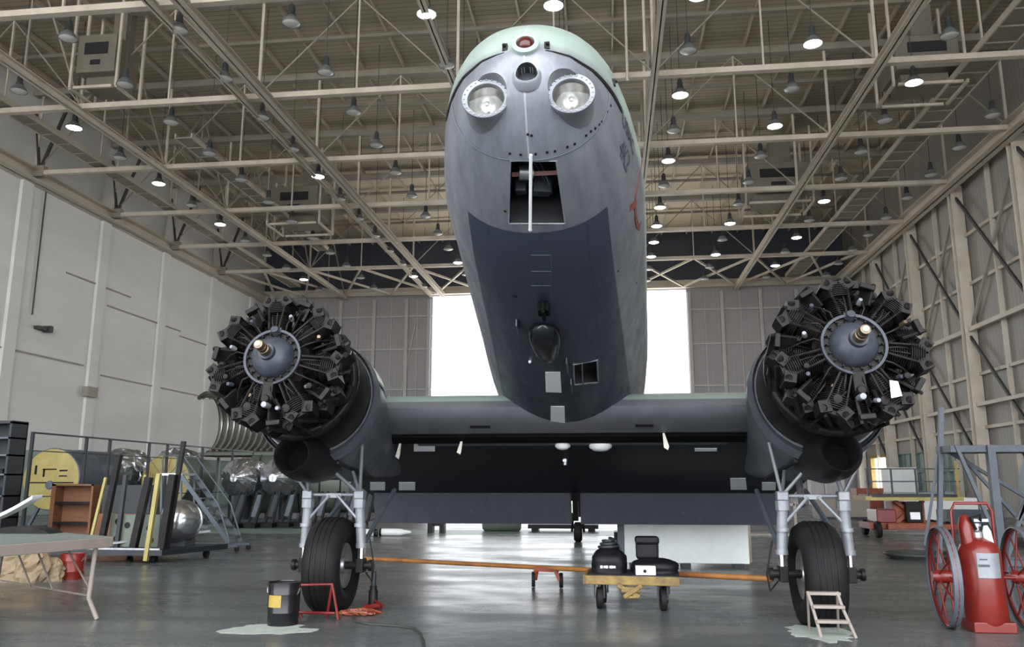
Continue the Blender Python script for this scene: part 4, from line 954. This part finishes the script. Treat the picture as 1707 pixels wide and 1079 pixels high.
foilcyl(-17.3, 30.6, 2.0, .80, 2.0, 'silver wrapped engine standing just left of the spoked yellow drum')
foilcyl(-13.75, 29.2, 1.62, .72, 1.8, 'large silver wrapped engine right behind the rolling stairs')
foilcyl(-12.25, 29.2, 1.62, .72, 1.8, 'large silver wrapped engine nearest the left propeller engine')
# long green section with rings
t = thing('fuselage_section', 'long olive grey cylinder section lying behind the left engine', 'aircraft section', (-11.2, 31.6, 0))
obj('shell', MB().lathe([(0, 0), (1.1, 0), (1.15, .05), (1.15, 5), (0, 5)], (-14.4, 32.2, 1.4), (.97, .25, 0), 40), M['green'], t, smooth=40)
for k in range(6): obj('band', MB().tube([Vector((-14.4, 32.2, 1.4)) + Vector((.97, .25, 0)) * (.4 + k * .8) + (Vector((.25, -.97, 0)) * math.cos(a) + Vector((0, 0, 1)) * math.sin(a)) * 1.16 for a in [2 * PI * j / 32 for j in range(32)]], .035, 6, closed=True), M['shelf'], t)
obj('cradle', MB().box((-13.2, 32.5, .14), (.6, 1.8, .28)), M['shelf'], t); obj('cradle', MB().box((-10.8, 33.1, .14), (.6, 1.8, .28)), M['shelf'], t)
# ribbed barrel shell on a platform
t = thing('ribbed_shell', 'big open barrel shell with polished ribs standing on a rack by the white wall', 'aircraft shell', (-16.2, 36, 0))
cx0, cy0, cz0, rr = -18.2, 35.6, 4.12, 1.36
obj('skin', MB().loft([[(x, cy0 + rr * math.cos(a), cz0 + rr * math.sin(a)) for a in [R(-75 + 9.5 * j) for j in range(22)]] + [(x, cy0 + (rr - .05) * math.cos(a), cz0 + (rr - .05) * math.sin(a)) for a in [R(-75 + 9.5 * j) for j in reversed(range(22))]] for x in (cx0, cx0 + 2, cx0 + 3.6)]), M['rib'], t, smooth=40)
for k in range(12):
    x = cx0 + .1 + k * .30; obj('rib', MB().tube([(x, cy0 + (rr - .1) * math.cos(a), cz0 + (rr - .1) * math.sin(a)) for a in [R(-75 + 9.5 * j) for j in range(22)]], .055, 6), M['ribs'], t, smooth=60)
obj('end_rim', MB().tube([(cx0, cy0 + rr * math.cos(a), cz0 + rr * math.sin(a)) for a in [R(-80 + 10 * j) for j in range(22)]], .09, 8), M['rib'], t, smooth=60)
obj('rack', MB().b2((cx0 - .2, cy0 - 1.2, 2.62), (cx0 + 3.9, cy0 + 1.6, 2.75)).bar((cx0, cy0 - 1, 0), (cx0, cy0 - 1, 2.6), .12).bar((cx0 + 3.8, cy0 - 1, 0), (cx0 + 3.8, cy0 - 1, 2.6), .12).bar((cx0, cy0 + 1.4, 0), (cx0, cy0 + 1.4, 2.6), .12).bar((cx0 + 3.8, cy0 + 1.4, 0), (cx0 + 3.8, cy0 + 1.4, 2.6), .12), M['green'], t)

# --- orange plywood crate pieces and dark box
t = thing('plywood_cabinet', 'orange-brown plywood cabinet with three open bays behind the table', 'cabinet', (-12.0, 18, 0))
def cab(x0, x1, y, z1, m, nb):
    obj('panel', MB().b2((x0, y, .1), (x0 + .10, y + .6, z1)).b2((x1 - .05, y, .1), (x1, y + .6, z1)).b2((x0, y + .55, .1), (x1, y + .6, z1)).b2((x0, y, z1 - .04), (x1, y + .6, z1)), M[m], t)
    for k in range(nb): z = .1 + (z1 - .1) * k / nb; obj('bay_board', MB().b2((x0 + .1, y + .02, z), (x1 - .05, y + .58, z + .05)), M['black'], t)
    obj('back_board', MB().b2((x0 + .1, y + .3, .1), (x1 - .05, y + .34, z1 - .05)), M[m], t)
cab(-12.45, -11.45, 17.4, 1.42, 'crate', 3)
obj('base_plate', MB().b2((-12.45, 17.4, 0), (-11.45, 18.0, .1)), M['crate'], t)
tag(obj('dark_box', MB().b2((-11.35, 17.6, .0), (-10.2, 18.3, 1.40)), M['shelf'], bevel=.01), 'dark box right of the orange plywood cabinet', 'box')
tag(obj('plywood_board', MB().b2((-11.33, 17.4, .0), (-10.15, 17.46, .78)), M['crate']), 'low orange plywood board standing in front of the dark box', 'panel')

# --- flat dolly with upright posts
t = thing('post_dolly', 'low flat dolly with dark and yellow upright posts', 'dolly', (-8.9, 15.2, 0))
obj('platform', MB().prism([(-10.35, 14.6, .14), (-8.15, 14.6, .14), (-7.7, 16.3, .14), (-9.9, 16.3, .14)], (0, 0, .10)), M['shelf'], t)
wl = [(-10.0, 14.8), (-8.4, 14.8), (-8.0, 16.0), (-9.6, 16.0)]
for x, y in wl: obj('wheel', MB().lathe([(0, -.04), (.07, -.04), (.07, .04), (0, .04)], (x, y, .07), (1, 0, 0), 16), M['rubber'], t)
def post(x, y, z0, z1, w_, m, lean=.05): obj('post', MB().bar((x, y, z0), (x + lean, y, z1), w_), M[m], t)
post(-9.62, 15.0, .2, 1.98, .10, 'black', .22); post(-9.35, 15.1, .2, 1.6, .07, 'shelf', .06); post(-8.78, 14.7, .2, 1.55, .12, 'black', .20)
post(-8.18, 14.8, .2, 2.22, .075, 'black', .18); post(-8.22, 14.7, .2, 1.6, .12, 'black', .12)
post(-9.98, 15.2, .2, 1.55, .05, 'yellowpale', .22); post(-8.46, 14.62, .05, 1.62, .075, 'yellowpale', .12); post(-8.95, 15.0, .2, 1.6, .04, 'yellowpale', .12)
obj('side_rail', MB().bar((-10.2, 14.65, .25), (-8.2, 14.62, .25), .04).bar((-9.9, 14.62, .26), (-8.0, 16.1, .5), .04), M['steel'], t)
hp = MB().b2((-9.55, 15.15, .25), (-8.55, 15.2, .85)); ho = MB()
for x, z in ((-9.4, .4), (-9.2, .65), (-9.05, .45), (-8.95, .7), (-8.75, .6), (-8.7, .38), (-9.4, .72)): ho.lathe([(0, -.005), (.06, -.005), (.06, .01)], (x, 15.15, z), (0, 1, 0), 12)
pp = obj('perforated_plate', hp, M['green'], t); obj('hole_disc', ho, M['black'], pp)['kind'] = 'stuff'
tag(obj('silver_dome', MB().lathe([(0, 0), (.40, 0), (.42, .06), (.40, .25), (.32, .42), (.16, .53), (0, .56)], (-8.45, 15.7, .68), (.55, -.75, .25), 30), M['foil'], smooth=60), 'dented silver dome on the dolly among the posts', 'dome')
tag(obj('dome_stand', MB().b2((-8.75, 15.5, .24), (-8.2, 15.9, .42)), M['shelf']), 'small dark block carrying the silver dome', 'block')

# --- rolling stairs
t = thing('rolling_stairs', 'grey rolling stairs with handrails beside the spoked yellow drum', 'rolling stairs', (-8.9, 17.5, 0))
for q in (0, .62):
    a = Vector((-9.35, 17.3 + q * .95, 1.60)); b = Vector((-8.15 , 17.3 + q * .95, .18)); hr = Vector((0, 0, .45))
    obj('stringer', MB().bar(a, b, .04, .09), M['bluegrey'], t)
    obj('handrail', MB().tube([a + Vector((-.45, 0, .02)), a + Vector((-.45, 0, .42)), a + hr, b.lerp(a, .25) + hr, b + Vector((.0, 0, .05))], .018, 8), M['bluegrey'], t, smooth=40)
    obj('back_leg', MB().bar(a + Vector((-.45, 0, 0)), (a.x - .35, a.y, .1), .04).bar(a, (a.x + .1, a.y, .1), .035).bar((a.x - .38, a.y, .5), (a.x + .7, a.y, .5), .03), M['bluegrey'], t)
    obj('base_rail', MB().bar((-9.75, a.y, .12), (-7.95, a.y, .12), .045), M['bluegrey'], t)
for k in range(7): u = (k + .5) / 7; z = .2 + (1.42) * u; x = -8.15 - 1.2 * u; obj('tread', MB().box((x, 17.6, z), (.16, .6, .03)), M['bluegrey'], t)
obj('platform', MB().box((-9.58, 17.6, 1.63), (.52, .66, .05)), M['steel'], t)
for x, y in ((-9.7, 17.32), (-7.98, 17.32), (-9.7, 17.9), (-7.98, 17.9)): obj('caster', MB().lathe([(0, -.02), (.055, -.02), (.055, .02), (0, .02)], (x, y, .055), (0, 1, 0), 14), M['rubber'], t)

# --- row of dark leaning stands behind the stairs
for k in range(9):
    x = -12.2 + k * .46; y = 26.6 + k * .28
    t = thing('engine_stand', 'dark steel stand, %s from the left in the row behind the rolling stairs' % ordn[k], 'stand', (x, y, 0), 0, 'dark stands in a row')
    obj('base', MB().b2((x - .2, y - .6, 0), (x + .2, y + .5, .14)), M['black'], t)
    obj('upright', MB().bar((x - .12, y - .4, .1), (x + .02, y - .1, 1.15), .07).bar((x + .12, y - .4, .1), (x + .22, y - .1, 1.15), .07), M['shelf'], t)
    obj('face_panel', MB().prism([(x - .06, y - .38, .35), (x + .1, y - .38, .35), (x + .2, y - .15, 1.05), (x + .02, y - .15, 1.05)], (0, .03, 0)), M['bluegrey' if k % 2 else 'shelf'], t)

# --- small things seen beneath the lowered flaps
for k, (x, y) in enumerate(((-6.9, 22.6), (-5.95, 22.9))):
    t = thing('floor_tube', ['white tube lying on the floor, nearer the left wheel', 'white pointed tube lying to the right of the other tube'][k], 'tube', (x, y, .1), 0)
    obj('tube_body', MB().tube([(x - .42, y, .1), (x + .1, y, .1), (x + .42, y + .05, .1)], [.1, .1, .1 if k == 0 else .03], 14), M['white'], t, smooth=40)
    obj('end_band', MB().tube([(x + (.42 if k == 0 else -.46), y, .1), (x + (.50 if k == 0 else -.40), y, .1)], .104, 14), M['black'], t)
tag(obj('grey_tank', MB().lathe([(0, 0), (.26, 0), (.3, .05), (.3, 1.1), (.26, 1.15), (0, 1.15)], (-3.9, 25.5, .30), (1, 0, 0), 24), M['green'], smooth=40), 'olive tank lying on the floor under the left flap', 'tank')
tag(obj('low_trolley', MB().b2((-2.5, 25.2, .1), (-.4, 25.9, .22)).b2((-2.4, 25.3, 0), (-2.2, 25.8, .12)).b2((-.7, 25.3, 0), (-.5, 25.8, .12)), M['black']), 'low black trolley under the left flap, left of the tail wheel', 'trolley')
tag(obj('floor_clamp', MB().b2((-5.35, 24.2, 0), (-5.2, 24.5, .3)).b2((-5.0, 24.2, 0), (-4.86, 24.5, .3)).b2((-5.3, 24.3, .2), (-4.9, 24.4, .28)), M['black']), 'small black bracket on the green lane', 'bracket')
tag(obj('low_trolley', MB().b2((.05, 20.2, .1), (.55, 20.9, .3)).b2((.1, 20.3, 0), (.5, 20.8, .12)), M['black']), 'low black trolley right of the tail wheel', 'trolley')
# white crate / panel
t = thing('white_crate', 'large flat white crate standing behind the yellow cart', 'crate', (1.28, 15.2, 0))
obj('body', MB().box((1.28, 15.25, .57), (2.13, .5, .99)), mat('chalky_white_board', (.82, .86, .85), .7, 0, .12, 2), t, bevel=.01)
obj('skid', MB().b2((.3, 15.0, 0), (.45, 15.5, .08)).b2((2.1, 15.0, 0), (2.25, 15.5, .08)).b2((1.2, 15.0, 0), (1.35, 15.5, .08)), M['shelf'], t)
obj('side_post', MB().b2((.10, 15.02, 0), (.21, 15.4, 1.05)), M['bluegrey'], t)
# rack right of the crate
t = thing('tube_rack', 'pale tubular rack on the floor right of the white crate', 'rack', (2.9, 16.5, 0))
obj('frame', MB().bar((2.55, 16.2, 0), (2.55, 16.2, 1.1), .05).bar((3.4, 16.2, 0), (3.4, 16.2, 1.1), .05).bar((2.55, 16.2, 1.05), (3.4, 16.2, 1.05), .05).bar((2.55, 16.2, .5), (3.4, 16.2, .5), .04).bar((2.55, 16.2, .05), (2.55, 17.2, .05), .05).bar((3.4, 16.2, .05), (3.4, 17.2, .05), .05), M['tableedge'], t)

# --- yellow cart carrying black bags
t = thing('equipment_cart', 'low yellow flat cart loaded with black gear under the nose', 'cart', (.25, 10.3, 0))
zc = .345
obj('deck', MB().prism([(-.32, 10.0, zc), (.76, 9.93, zc), (.80, 10.62, zc), (-.27, 10.7, zc)], (0, 0, .05)), M['shelf'], t, bevel=.01)
obj('front_rail', MB().bar((-.32, 9.98, zc - .005), (.76, 9.91, zc - .005), .05, .10), M['ochre'], t, bevel=.008)
obj('side_rail', MB().bar((-.32, 9.98, zc), (-.27, 10.7, zc), .05, .10), M['ochre'], t)
obj('drawbar', MB().box((.2, 9.90, zc - .10), (.22, .06, .06)).box((.2, 9.90, zc - .18), (.18, .06, .03)).bar((.05, 9.9, zc - .05), (.3, 9.9, zc - .18), .05).bar((.33, 9.88, zc - .05), (.12, 9.88, zc - .18), .05), M['ochre'], t, bevel=.01)
for x, y in ((-.16, 10.08), (.57, 10.03), (-.12, 10.58), (.62, 10.54)):
    wq = obj('wheel', MB().lathe([(0, -.035), (.09, -.035), (.12, -.03), (.125, 0), (.12, .03), (.09, .035), (0, .035)], (x, y, .125), (1, .1, 0), 22), M['rubber'], t, smooth=40)
    obj('fork', MB().bar((x - .055, y, .125), (x - .055, y, zc), .02, .05).bar((x + .055, y, .125), (x + .055, y, zc), .02, .05), M['shelf'], wq)
rnd = random.Random(4)
def lump(name, x, y, z, sx_, sy_, sz_, m, label, cat, ext=None, seed=1):
    rn = random.Random(seed); mb = MB(); secs = []
    for j in range(10):
        u = j / 9; f = (1 - (max(0, u - .55) / .45) ** 2 * .55); secs.append([(x + sx_ / 2 * f * (abs(math.cos(a)) ** .6) * math.copysign(1, math.cos(a)) * (1 + rn.uniform(-.05, .05)), y + sy_ / 2 * f * (abs(math.sin(a)) ** .6) * math.copysign(1, math.sin(a)) * (1 + rn.uniform(-.05, .05)), z + sz_ * u) for a in [2 * PI * q / 24 for q in range(24)]])
    t = thing(name, label, cat, (x, y, z)); obj('body', mb.loft(secs), m, t, smooth=60); return t
blackbag = mat('black_vinyl', (.008, .008, .010), .45, 0, .4, 12, spec=.2)
t2 = lump('gear_bag', -.04, 10.35, zc + .052, .42, .5, .28, blackbag, 'bulky black bag with white lettering on the left of the yellow cart', 'bag', seed=3)
tb_ = MB()
for k, (dx, w_) in enumerate(((0, .028), (.034, .02), (.062, .028), (.098, .012), (.118, .028), (.15, .03))): tb_.box((-.13 + dx, 10.088, zc + .13), (w_, .012, .03 - .006 * (k % 2)))
obj('white_lettering', tb_, M['paper'], t2)
obj('hose_coil', MB().tube([(-.04 + (.14 - .003 * k) * math.cos(k * .7), 10.35 + .14 * math.sin(k * .7), zc + .32 + .004 * k) for k in range(30)], .018, 6), M['shelf'], t2, smooth=60)
t2 = lump('black_case', .50, 10.35, zc + .052, .56, .44, .16, blackbag, 'low black case on the right of the yellow cart', 'case', seed=8)
t3 = thing('seat_pack', 'upright black padded pack on top of the black case', 'pack', (.42, 10.42, zc + .2))
obj('body', MB().box((.42, 10.42, zc + .32), (.27, .2, .24)), blackbag, t3, bevel=.03); obj('flap_cover', MB().box((.42, 10.40, zc + .42), (.29, .24, .09)), blackbag, t3, bevel=.03)
t4 = thing('white_box', 'small white box with a black dot on the cart front edge', 'box', (.36, 10.02, zc + .05))
obj('body', MB().box((.38, 10.02, zc + .105), (.23, .12, .10)), M['white'], t4, bevel=.006); obj('dot', MB().lathe([(0, -.003), (.02, -.002), (.02, .004)], (.37, 9.96, zc + .10), (0, 1, 0), 14), M['black'], t4)

# --- long amber tow bar with its own small wheels
t = thing('tow_bar', 'long amber tow bar spanning between the two main wheels', 'tow bar', (-.6, 10.6, .48))
obj('pole', MB().tube([(-4.2, 14.0, .19), (-.95, 12.0, .27), (1.80, 9.95, .38)], .034, 12), M['towbar'], t, smooth=40)
obj('wheel_bracket', MB().bar((-1.07, 12.02, .24), (-1.10, 12.06, .10), .05).bar((-.80, 11.96, .24), (-.74, 11.96, .10), .05).bar((-1.10, 12.02, .25), (-.76, 11.9, .25), .06), M['orange'], t)
for x, y in ((-1.12, 12.06), (-.72, 11.96)): obj('wheel', MB().lathe([(0, -.025), (.10, -.025), (.105, 0), (.10, .025), (0, .025)], (x, y, .105), (1, .1, 0), 18), M['rubber'], t)

# --- red stand and jack by the left wheel
t = thing('red_stand', 'small red tubular stand in front of the left wheel', 'stand', (-3.5, 9.1, 0))
for pts in ([(-3.62, 9.0, 0), (-3.55, 9.05, .34), (-3.05, 9.05, .36), (-2.95, 9.0, 0)], [(-3.05, 9.05, .36), (-3.12, 9.12, 0)], [(-3.55, 9.05, .06), (-3.0, 9.03, .06)], [(-3.40, 9.10, 0), (-3.55, 9.05, .34)]):
    obj('tube_frame', MB().tube(pts, .016, 8), M['red'], t, smooth=40)
t = thing('axle_jack', 'small black jack on a red base under the inner axle of the left wheel', 'jack', (-2.78, 9.72, 0))
obj('base', MB().box((-2.80, 9.80, .025), (.20, .12, .05)).bar((-2.9, 9.74, .02), (-2.68, 9.70, .06), .05), M['red'], t, bevel=.01); obj('body', MB().lathe([(0, .04), (.055, .04), (.055, .2), (.04, .22), (.04, .26), (0, .26)], (-2.80, 9.80, 0), n=18), M['black'], t, smooth=40)
obj('ram', MB().tube([(-2.80, 9.80, .25), (-2.80, 9.80, .42)], .03, 12), M['shelf'], t); obj('pump_handle', MB().tube([(-2.76, 9.74, .1), (-2.62, 9.60, .06)], .014, 8), M['red'], t)
# cable heap and cable
t = thing('orange_cable_heap', 'tangled orange cord heap on the floor by the left wheel', 'cord', (-2.85, 9.35, 0))
rn = random.Random(9); P = []
for k in range(90): a = k * .55; r = .06 + .15 * rn.random(); P.append((-2.85 + r * 1.25 * math.cos(a), 9.38 + r * math.sin(a) * .9, .012 + .05 * rn.random() * (1 - r * 3)))
obj('cord', MB().tube(P, .012, 5), M['orange'], t, smooth=60)
tag(obj('floor_cable', MB().tube([(-2.85, 9.2, .014), (-2.72, 8.85, .012), (-2.5, 8.68, .012), (-2.2, 8.62, .012), (-2.0, 8.5, .012), (-1.86, 8.2, .012), (-1.74, 7.8, .012), (-1.62, 7.3, .012), (-1.5, 6.6, .012)], .014, 8), M['hose'], smooth=60), 'dark cable trailing from the orange cord heap toward the camera', 'cable')

# --- step stool at the right wheel
t = thing('step_stool', 'small worn beige step stool in front of the right wheel', 'step stool', (2.1, 8.7, 0))
for sx_ in (-1, 1):
    x = 2.06 + sx_ * .14
    obj('side_rail', MB().tube([(x + .04 * (1 if sx_ > 0 else 0) + .04, 8.52, 0), (x, 8.62, .26), (x - .03, 8.66, .40)], .016, 8), M['tableedge'], t, smooth=40)
    obj('rear_leg', MB().tube([(x - .03, 8.66, .40), (x + .02, 8.92, 0)], .013, 8), M['tableedge'], t)
for z, y in ((.385, 8.69), (.27, 8.62), (.14, 8.58)): obj('tread', MB().box((2.05 + (.4 - z) * .12, y, z), (.30, .09, .03)), M['tableedge'], t, bevel=.006)

# --- wheeled fire extinguisher
t = thing('wheeled_extinguisher', 'big red wheeled fire extinguisher with spoked wheels', 'fire extinguisher', (3.72, 9.1, 0))
ex, ey = 3.72, 9.12
obj('tank', MB().lathe([(0, .03), (.17, .03), (.195, .07), (.195, .74), (.17, .81), (.10, .86), (.05, .88), (0, .88)], (ex, ey, .02), (0, .06, 1), 36), M['red'], t, smooth=40)
obj('foot_skid', MB().box((ex, ey, .05), (.40, .34, .10)), M['red'], t, bevel=.01)
for sx_, mn in ((-1, 'wl'), (1, 'wr')):
    wx, wy, wz, wr = ex + (-.33 if sx_ < 0 else .43), ey + .14, .50, .485
    ax3 = Vector((1, -.10, 0)).normalized(); u_ = Vector((0, 0, 1)); v_ = ax3.cross(u_); C_ = Vector((wx, wy, wz))
    wq = obj('wheel', MB().tube([C_ + (u_ * math.cos(2 * PI * k / 40) + v_ * math.sin(2 * PI * k / 40)) * wr for k in range(40)], .020, 8, closed=True), M['red'], t, smooth=60)
    obj('tyre_band', MB().lathe([(wr + .004, -.045), (wr + .018, -.04), (wr + .018, .04), (wr + .004, .045), (wr - .02, .0)], C_, ax3, 44), M['bluegrey'], wq, smooth=40)
    obj('hub', MB().lathe([(0, -.11), (.05, -.11), (.065, -.06), (.065, .06), (.05, .11), (0, .11)], C_, ax3, 18), M['red'], wq, smooth=40)
    for k in range(12):
        a = 2 * PI * k / 12; obj('spoke', MB().tube([C_ + ax3 * (.06 if k % 2 else -.06), C_ + (u_ * math.cos(a) + v_ * math.sin(a)) * wr], .010, 6), M['red'], wq)
obj('axle', MB().tube([(ex - .38, ey + .18, .50), (ex + .38, ey + .1, .50)], .02, 10), M['red'], t)
obj('handle_frame', MB().tube([(ex - .20, ey + .16, .10), (ex - .21, ey + .10, 1.16), (ex - .17, ey + .1, 1.24), (ex + .15, ey + .1, 1.24), (ex + .19, ey + .1, 1.16), (ex + .20, ey + .16, .10)], .016, 10), M['red'], t, smooth=60)
obj('valve', MB().lathe([(0, .0), (.05, 0), (.05, .06), (.03, .08), (.03, .12), (.05, .12), (.05, .15), (0, .15)], (ex, ey + .05, .89), n=14).box((ex + .05, ey + .05, 1.07), (.14, .03, .03)), M['steel'], t, smooth=40)
obj('gas_bottle', MB().lathe([(0, 0), (.06, 0), (.07, .03), (.07, .22), (.05, .30), (.02, .33), (0, .33)], (ex - .10, ey + .02, .80), (.0, .15, 1), 18), M['red'], t, smooth=40)
obj('discharge_horn', MB().lathe([(0, 0), (.045, 0), (.04, .14), (.02, .2), (0, .2)], (ex + .10, ey + .02, .82), (-.1, 0, 1), 16), M['white'], t, smooth=40)
obj('hose', MB().tube([(ex + .05, ey + .05, 1.06), (ex + .02, ey - .02, 1.12), (ex - .08, ey - .02, 1.10), (ex - .02, ey - .0, .98)], .014, 8), M['black'], t, smooth=60)
lb = MB(); secs = []
for k in range(9): a = R(-122 + k * 8.0); secs.append([(ex + rr_ * math.cos(a), ey + .02 + rr_ * math.sin(a), z) for rr_, z in ((.198, .52), (.201, .52), (.201, .76), (.198, .76))])
lbo = obj('label_plate', lb.loft(secs), M['alu'], t, smooth=40)
obj('label_print', MB().box((ex - .055, ey - .178, .64), (.10, .004, .022), Matrix.Rotation(R(-10), 3, 'Z')).box((ex - .055, ey - .178, .70), (.07, .004, .012), Matrix.Rotation(R(-10), 3, 'Z')), M['ink'], lbo)

# --- orange scissor lift trailer
t = lift_t = thing('scissor_lift', 'orange scissor lift trailer with dark railings, far right', 'scissor lift', (7.0, 24.2, 0))
lx0, lx1, ly = 7.0, 9.6, 24.2
obj('chassis', MB().b2((lx0 - .1, ly - .6, .28), (lx1 - .1, ly + .6, .50)), M['orange'], t, bevel=.02)
obj('front_beam', MB().b2((lx0 + .35, ly - .95, .30), (lx1, ly - .75, .48)), M['orange'], t, bevel=.01)
for x, y in ((lx0 + .1, ly - .7), (lx1 - .35, ly - .6), (lx0 + .1, ly + .7), (lx1 - .35, ly + .7)): obj('wheel', MB().lathe([(0, -.09), (.18, -.09), (.27, -.07), (.28, 0), (.27, .07), (.18, .09), (0, .09)], (x, y, .28), (1, 0, 0), 24), M['rubber'], t, smooth=40)
obj('engine_housing', MB().b2((lx0 + .15, ly - .55, .5), (lx0 + .75, ly + .5, .95)), M['red'], t, bevel=.03)
obj('lift_arm', MB().bar((lx0 + .8, ly - .3, .5), (lx0 + 1.7, ly - .3, 1.25), .12).bar((lx0 + 1.7, ly - .3, .5), (lx0 + .8, ly - .3, 1.25), .12).b2((lx0 + .75, ly - .2, .5), (lx0 + 1.75, ly + .4, 1.2)), M['orange'], t)
obj('control_box', MB().b2((lx0 + 1.05, ly - .62, .52), (lx0 + 1.55, ly - .40, 1.22)), M['black'], t, bevel=.01)
obj('document_plate', MB().b2((lx0 + 1.15, ly - .64, .62), (lx0 + 1.45, ly - .62, .86)), M['paper'], t)
obj('platform', MB().b2((lx0 - .2, ly - .7, 1.25), (lx1 + .2, ly + .7, 1.40)), M['yellowpale'], t, bevel=.01)
obj('platform_trim', MB().b2((lx0 + .0, ly - .74, 1.38), (lx1 + .0, ly + .74, 1.46)), M['shelf'], t)
for x in (lx0 - .1, lx0 + .65, lx0 + 1.4, lx0 + 2.2): obj('rail_post', MB().bar((x, ly - .68, 1.4), (x, ly - .68, 2.35), .05), M['shelf'], t)
for z in (2.33, 1.9): obj('guard_rail', MB().bar((lx0 - .15, ly - .68, z), (lx1 + .15, ly - .68, z), .04), M['shelf'], t)
obj('corner_post', MB().bar((lx1 + .05, ly - .68, 1.4), (lx1 + .05, ly - .68, 2.6), .07), M['yellow'], t)

lift_t.scale = (.84, .84, .78)
# --- blue-grey maintenance stand
t = thing('work_stand', 'blue-grey steel work stand with a thick top beam behind the extinguisher', 'work stand', (7.2, 16, 0))
bx0, bx1, by, bz = 6.15, 7.95, 15.9, 2.12
obj('top_beam', MB().b2((bx0, by, bz - .13), (bx1, by + .7, bz)), M['bluegrey'], t, bevel=.01)
for a, b in (((bx0 + .1, by, bz), (bx0 + .75, by, .1)), ((bx1 - .2, by, bz), (bx0 + .75, by, .1)), ((bx0 + .68, by, bz), (bx0 + .68, by, 0)), ((bx0 + .1, by + .7, bz), (bx1 + .6, by + .7, .6)), ((bx1 - .3, by + .7, bz), (bx1 + .9, by + .7, .1)), ((bx0 + .3, by + .65, bz), (bx1 - .1, by + .65, .3)), ((bx1, by, bz), (bx0 + 1.0, by, .8))):
    obj('strut', MB().bar(a, b, .06 if a[0] != b[0] else .13), M['bluegrey'], t)
obj('base_frame', MB().bar((bx0 + .3, by, .06), (bx1 + .9, by, .06), .1).bar((bx0 + .3, by + .7, .06), (bx1 + .9, by + .7, .06), .1).bar((bx0 + .5, by, .06), (bx0 + .5, by + .7, .06), .1), M['bluegrey'], t)
obj('mast', MB().bar((bx0 - .2, by + .5, 0), (bx0 + .1, by + .5, 2.85), .08).bar((bx0 - .35, by + .7, .3), (bx0 + .12, by + .5, 2.6), .05), M['bluegrey'], t)
tag(obj('pale_shell', MB().loft([[(9.75 + k * .8, 20.3 + 1.1 * math.cos(a) + k * .3, 1.2 + 1.05 * math.sin(a)) for a in [2 * PI * j / 30 for j in range(30)]] for k in range(5)]), M['paleblue'], smooth=60), 'pale blue rounded shell standing behind the blue-grey work stand', 'shell')
tag(obj('shell_skid', MB().b2((9.3, 19.6, 0), (12.6, 22.0, .14)), M['shelf']), 'dark skid under the pale blue shell', 'skid')
tag(obj('yellow_bollard', MB().b2((5.68, 12.2, 0), (6.0, 12.5, .92)), M['yellow'], bevel=.03), 'yellow square post at the right edge behind the extinguisher', 'post')
tag(obj('hose_coil', MB().tube([(5.95 + (.55 + .05 * (k // 24)) * math.cos(2 * PI * k / 24), 17.3 + (.5 + .04 * (k // 24)) * math.sin(2 * PI * k / 24), .03 + .03 * (k // 24)) for k in range(72)], .03, 6), M['hose'], smooth=60), 'dark hose coiled on the floor left of the extinguisher', 'hose')
# benches and lockers along the ribbed wall
for k, (x, y, w_, d_, h, m, lab, cat) in enumerate(((12.2, 33.5, 2.6, 1.2, .9, 'white', 'low white workbench by the ribbed wall, nearest the camera', 'workbench'), (13.0, 37.5, 2.4, 1.4, 1.05, 'paleblue', 'pale blue low cabinet by the ribbed wall', 'cabinet'), (11.8, 40.5, 1.2, 1.0, 1.2, 'orange', 'orange crate far back by the ribbed wall', 'crate'), (12.0, 30.0, 1.8, .9, .55, 'bluegrey', 'low blue-grey bin behind the scissor lift', 'bin'), (14.6, 44.5, 1.4, 1.0, 2.2, 'white', 'tall white locker under the strip window', 'locker'), (9.4, 36.0, 2.0, 1.2, .8, 'tableedge', 'beige crate behind the right main wheel', 'crate'))):
    t = thing(cat, lab, cat, (x, y, 0)); obj('body', MB().b2((x - w_ / 2, y - d_ / 2, .08), (x + w_ / 2, y + d_ / 2, h)), M[m], t, bevel=.01)
    obj('door_panel', MB().b2((x - w_ / 2 + .06, y - d_ / 2 - .015, .14), (x - .03, y - d_ / 2, h - .08)), M[m], t); obj('door_panel', MB().b2((x + .03, y - d_ / 2 - .015, .14), (x + w_ / 2 - .06, y - d_ / 2, h - .08)), M[m], t)
    obj('plinth', MB().b2((x - w_ / 2 + .04, y - d_ / 2 + .04, 0), (x + w_ / 2 - .04, y + d_ / 2 - .04, .08)), M['shelf'], t)
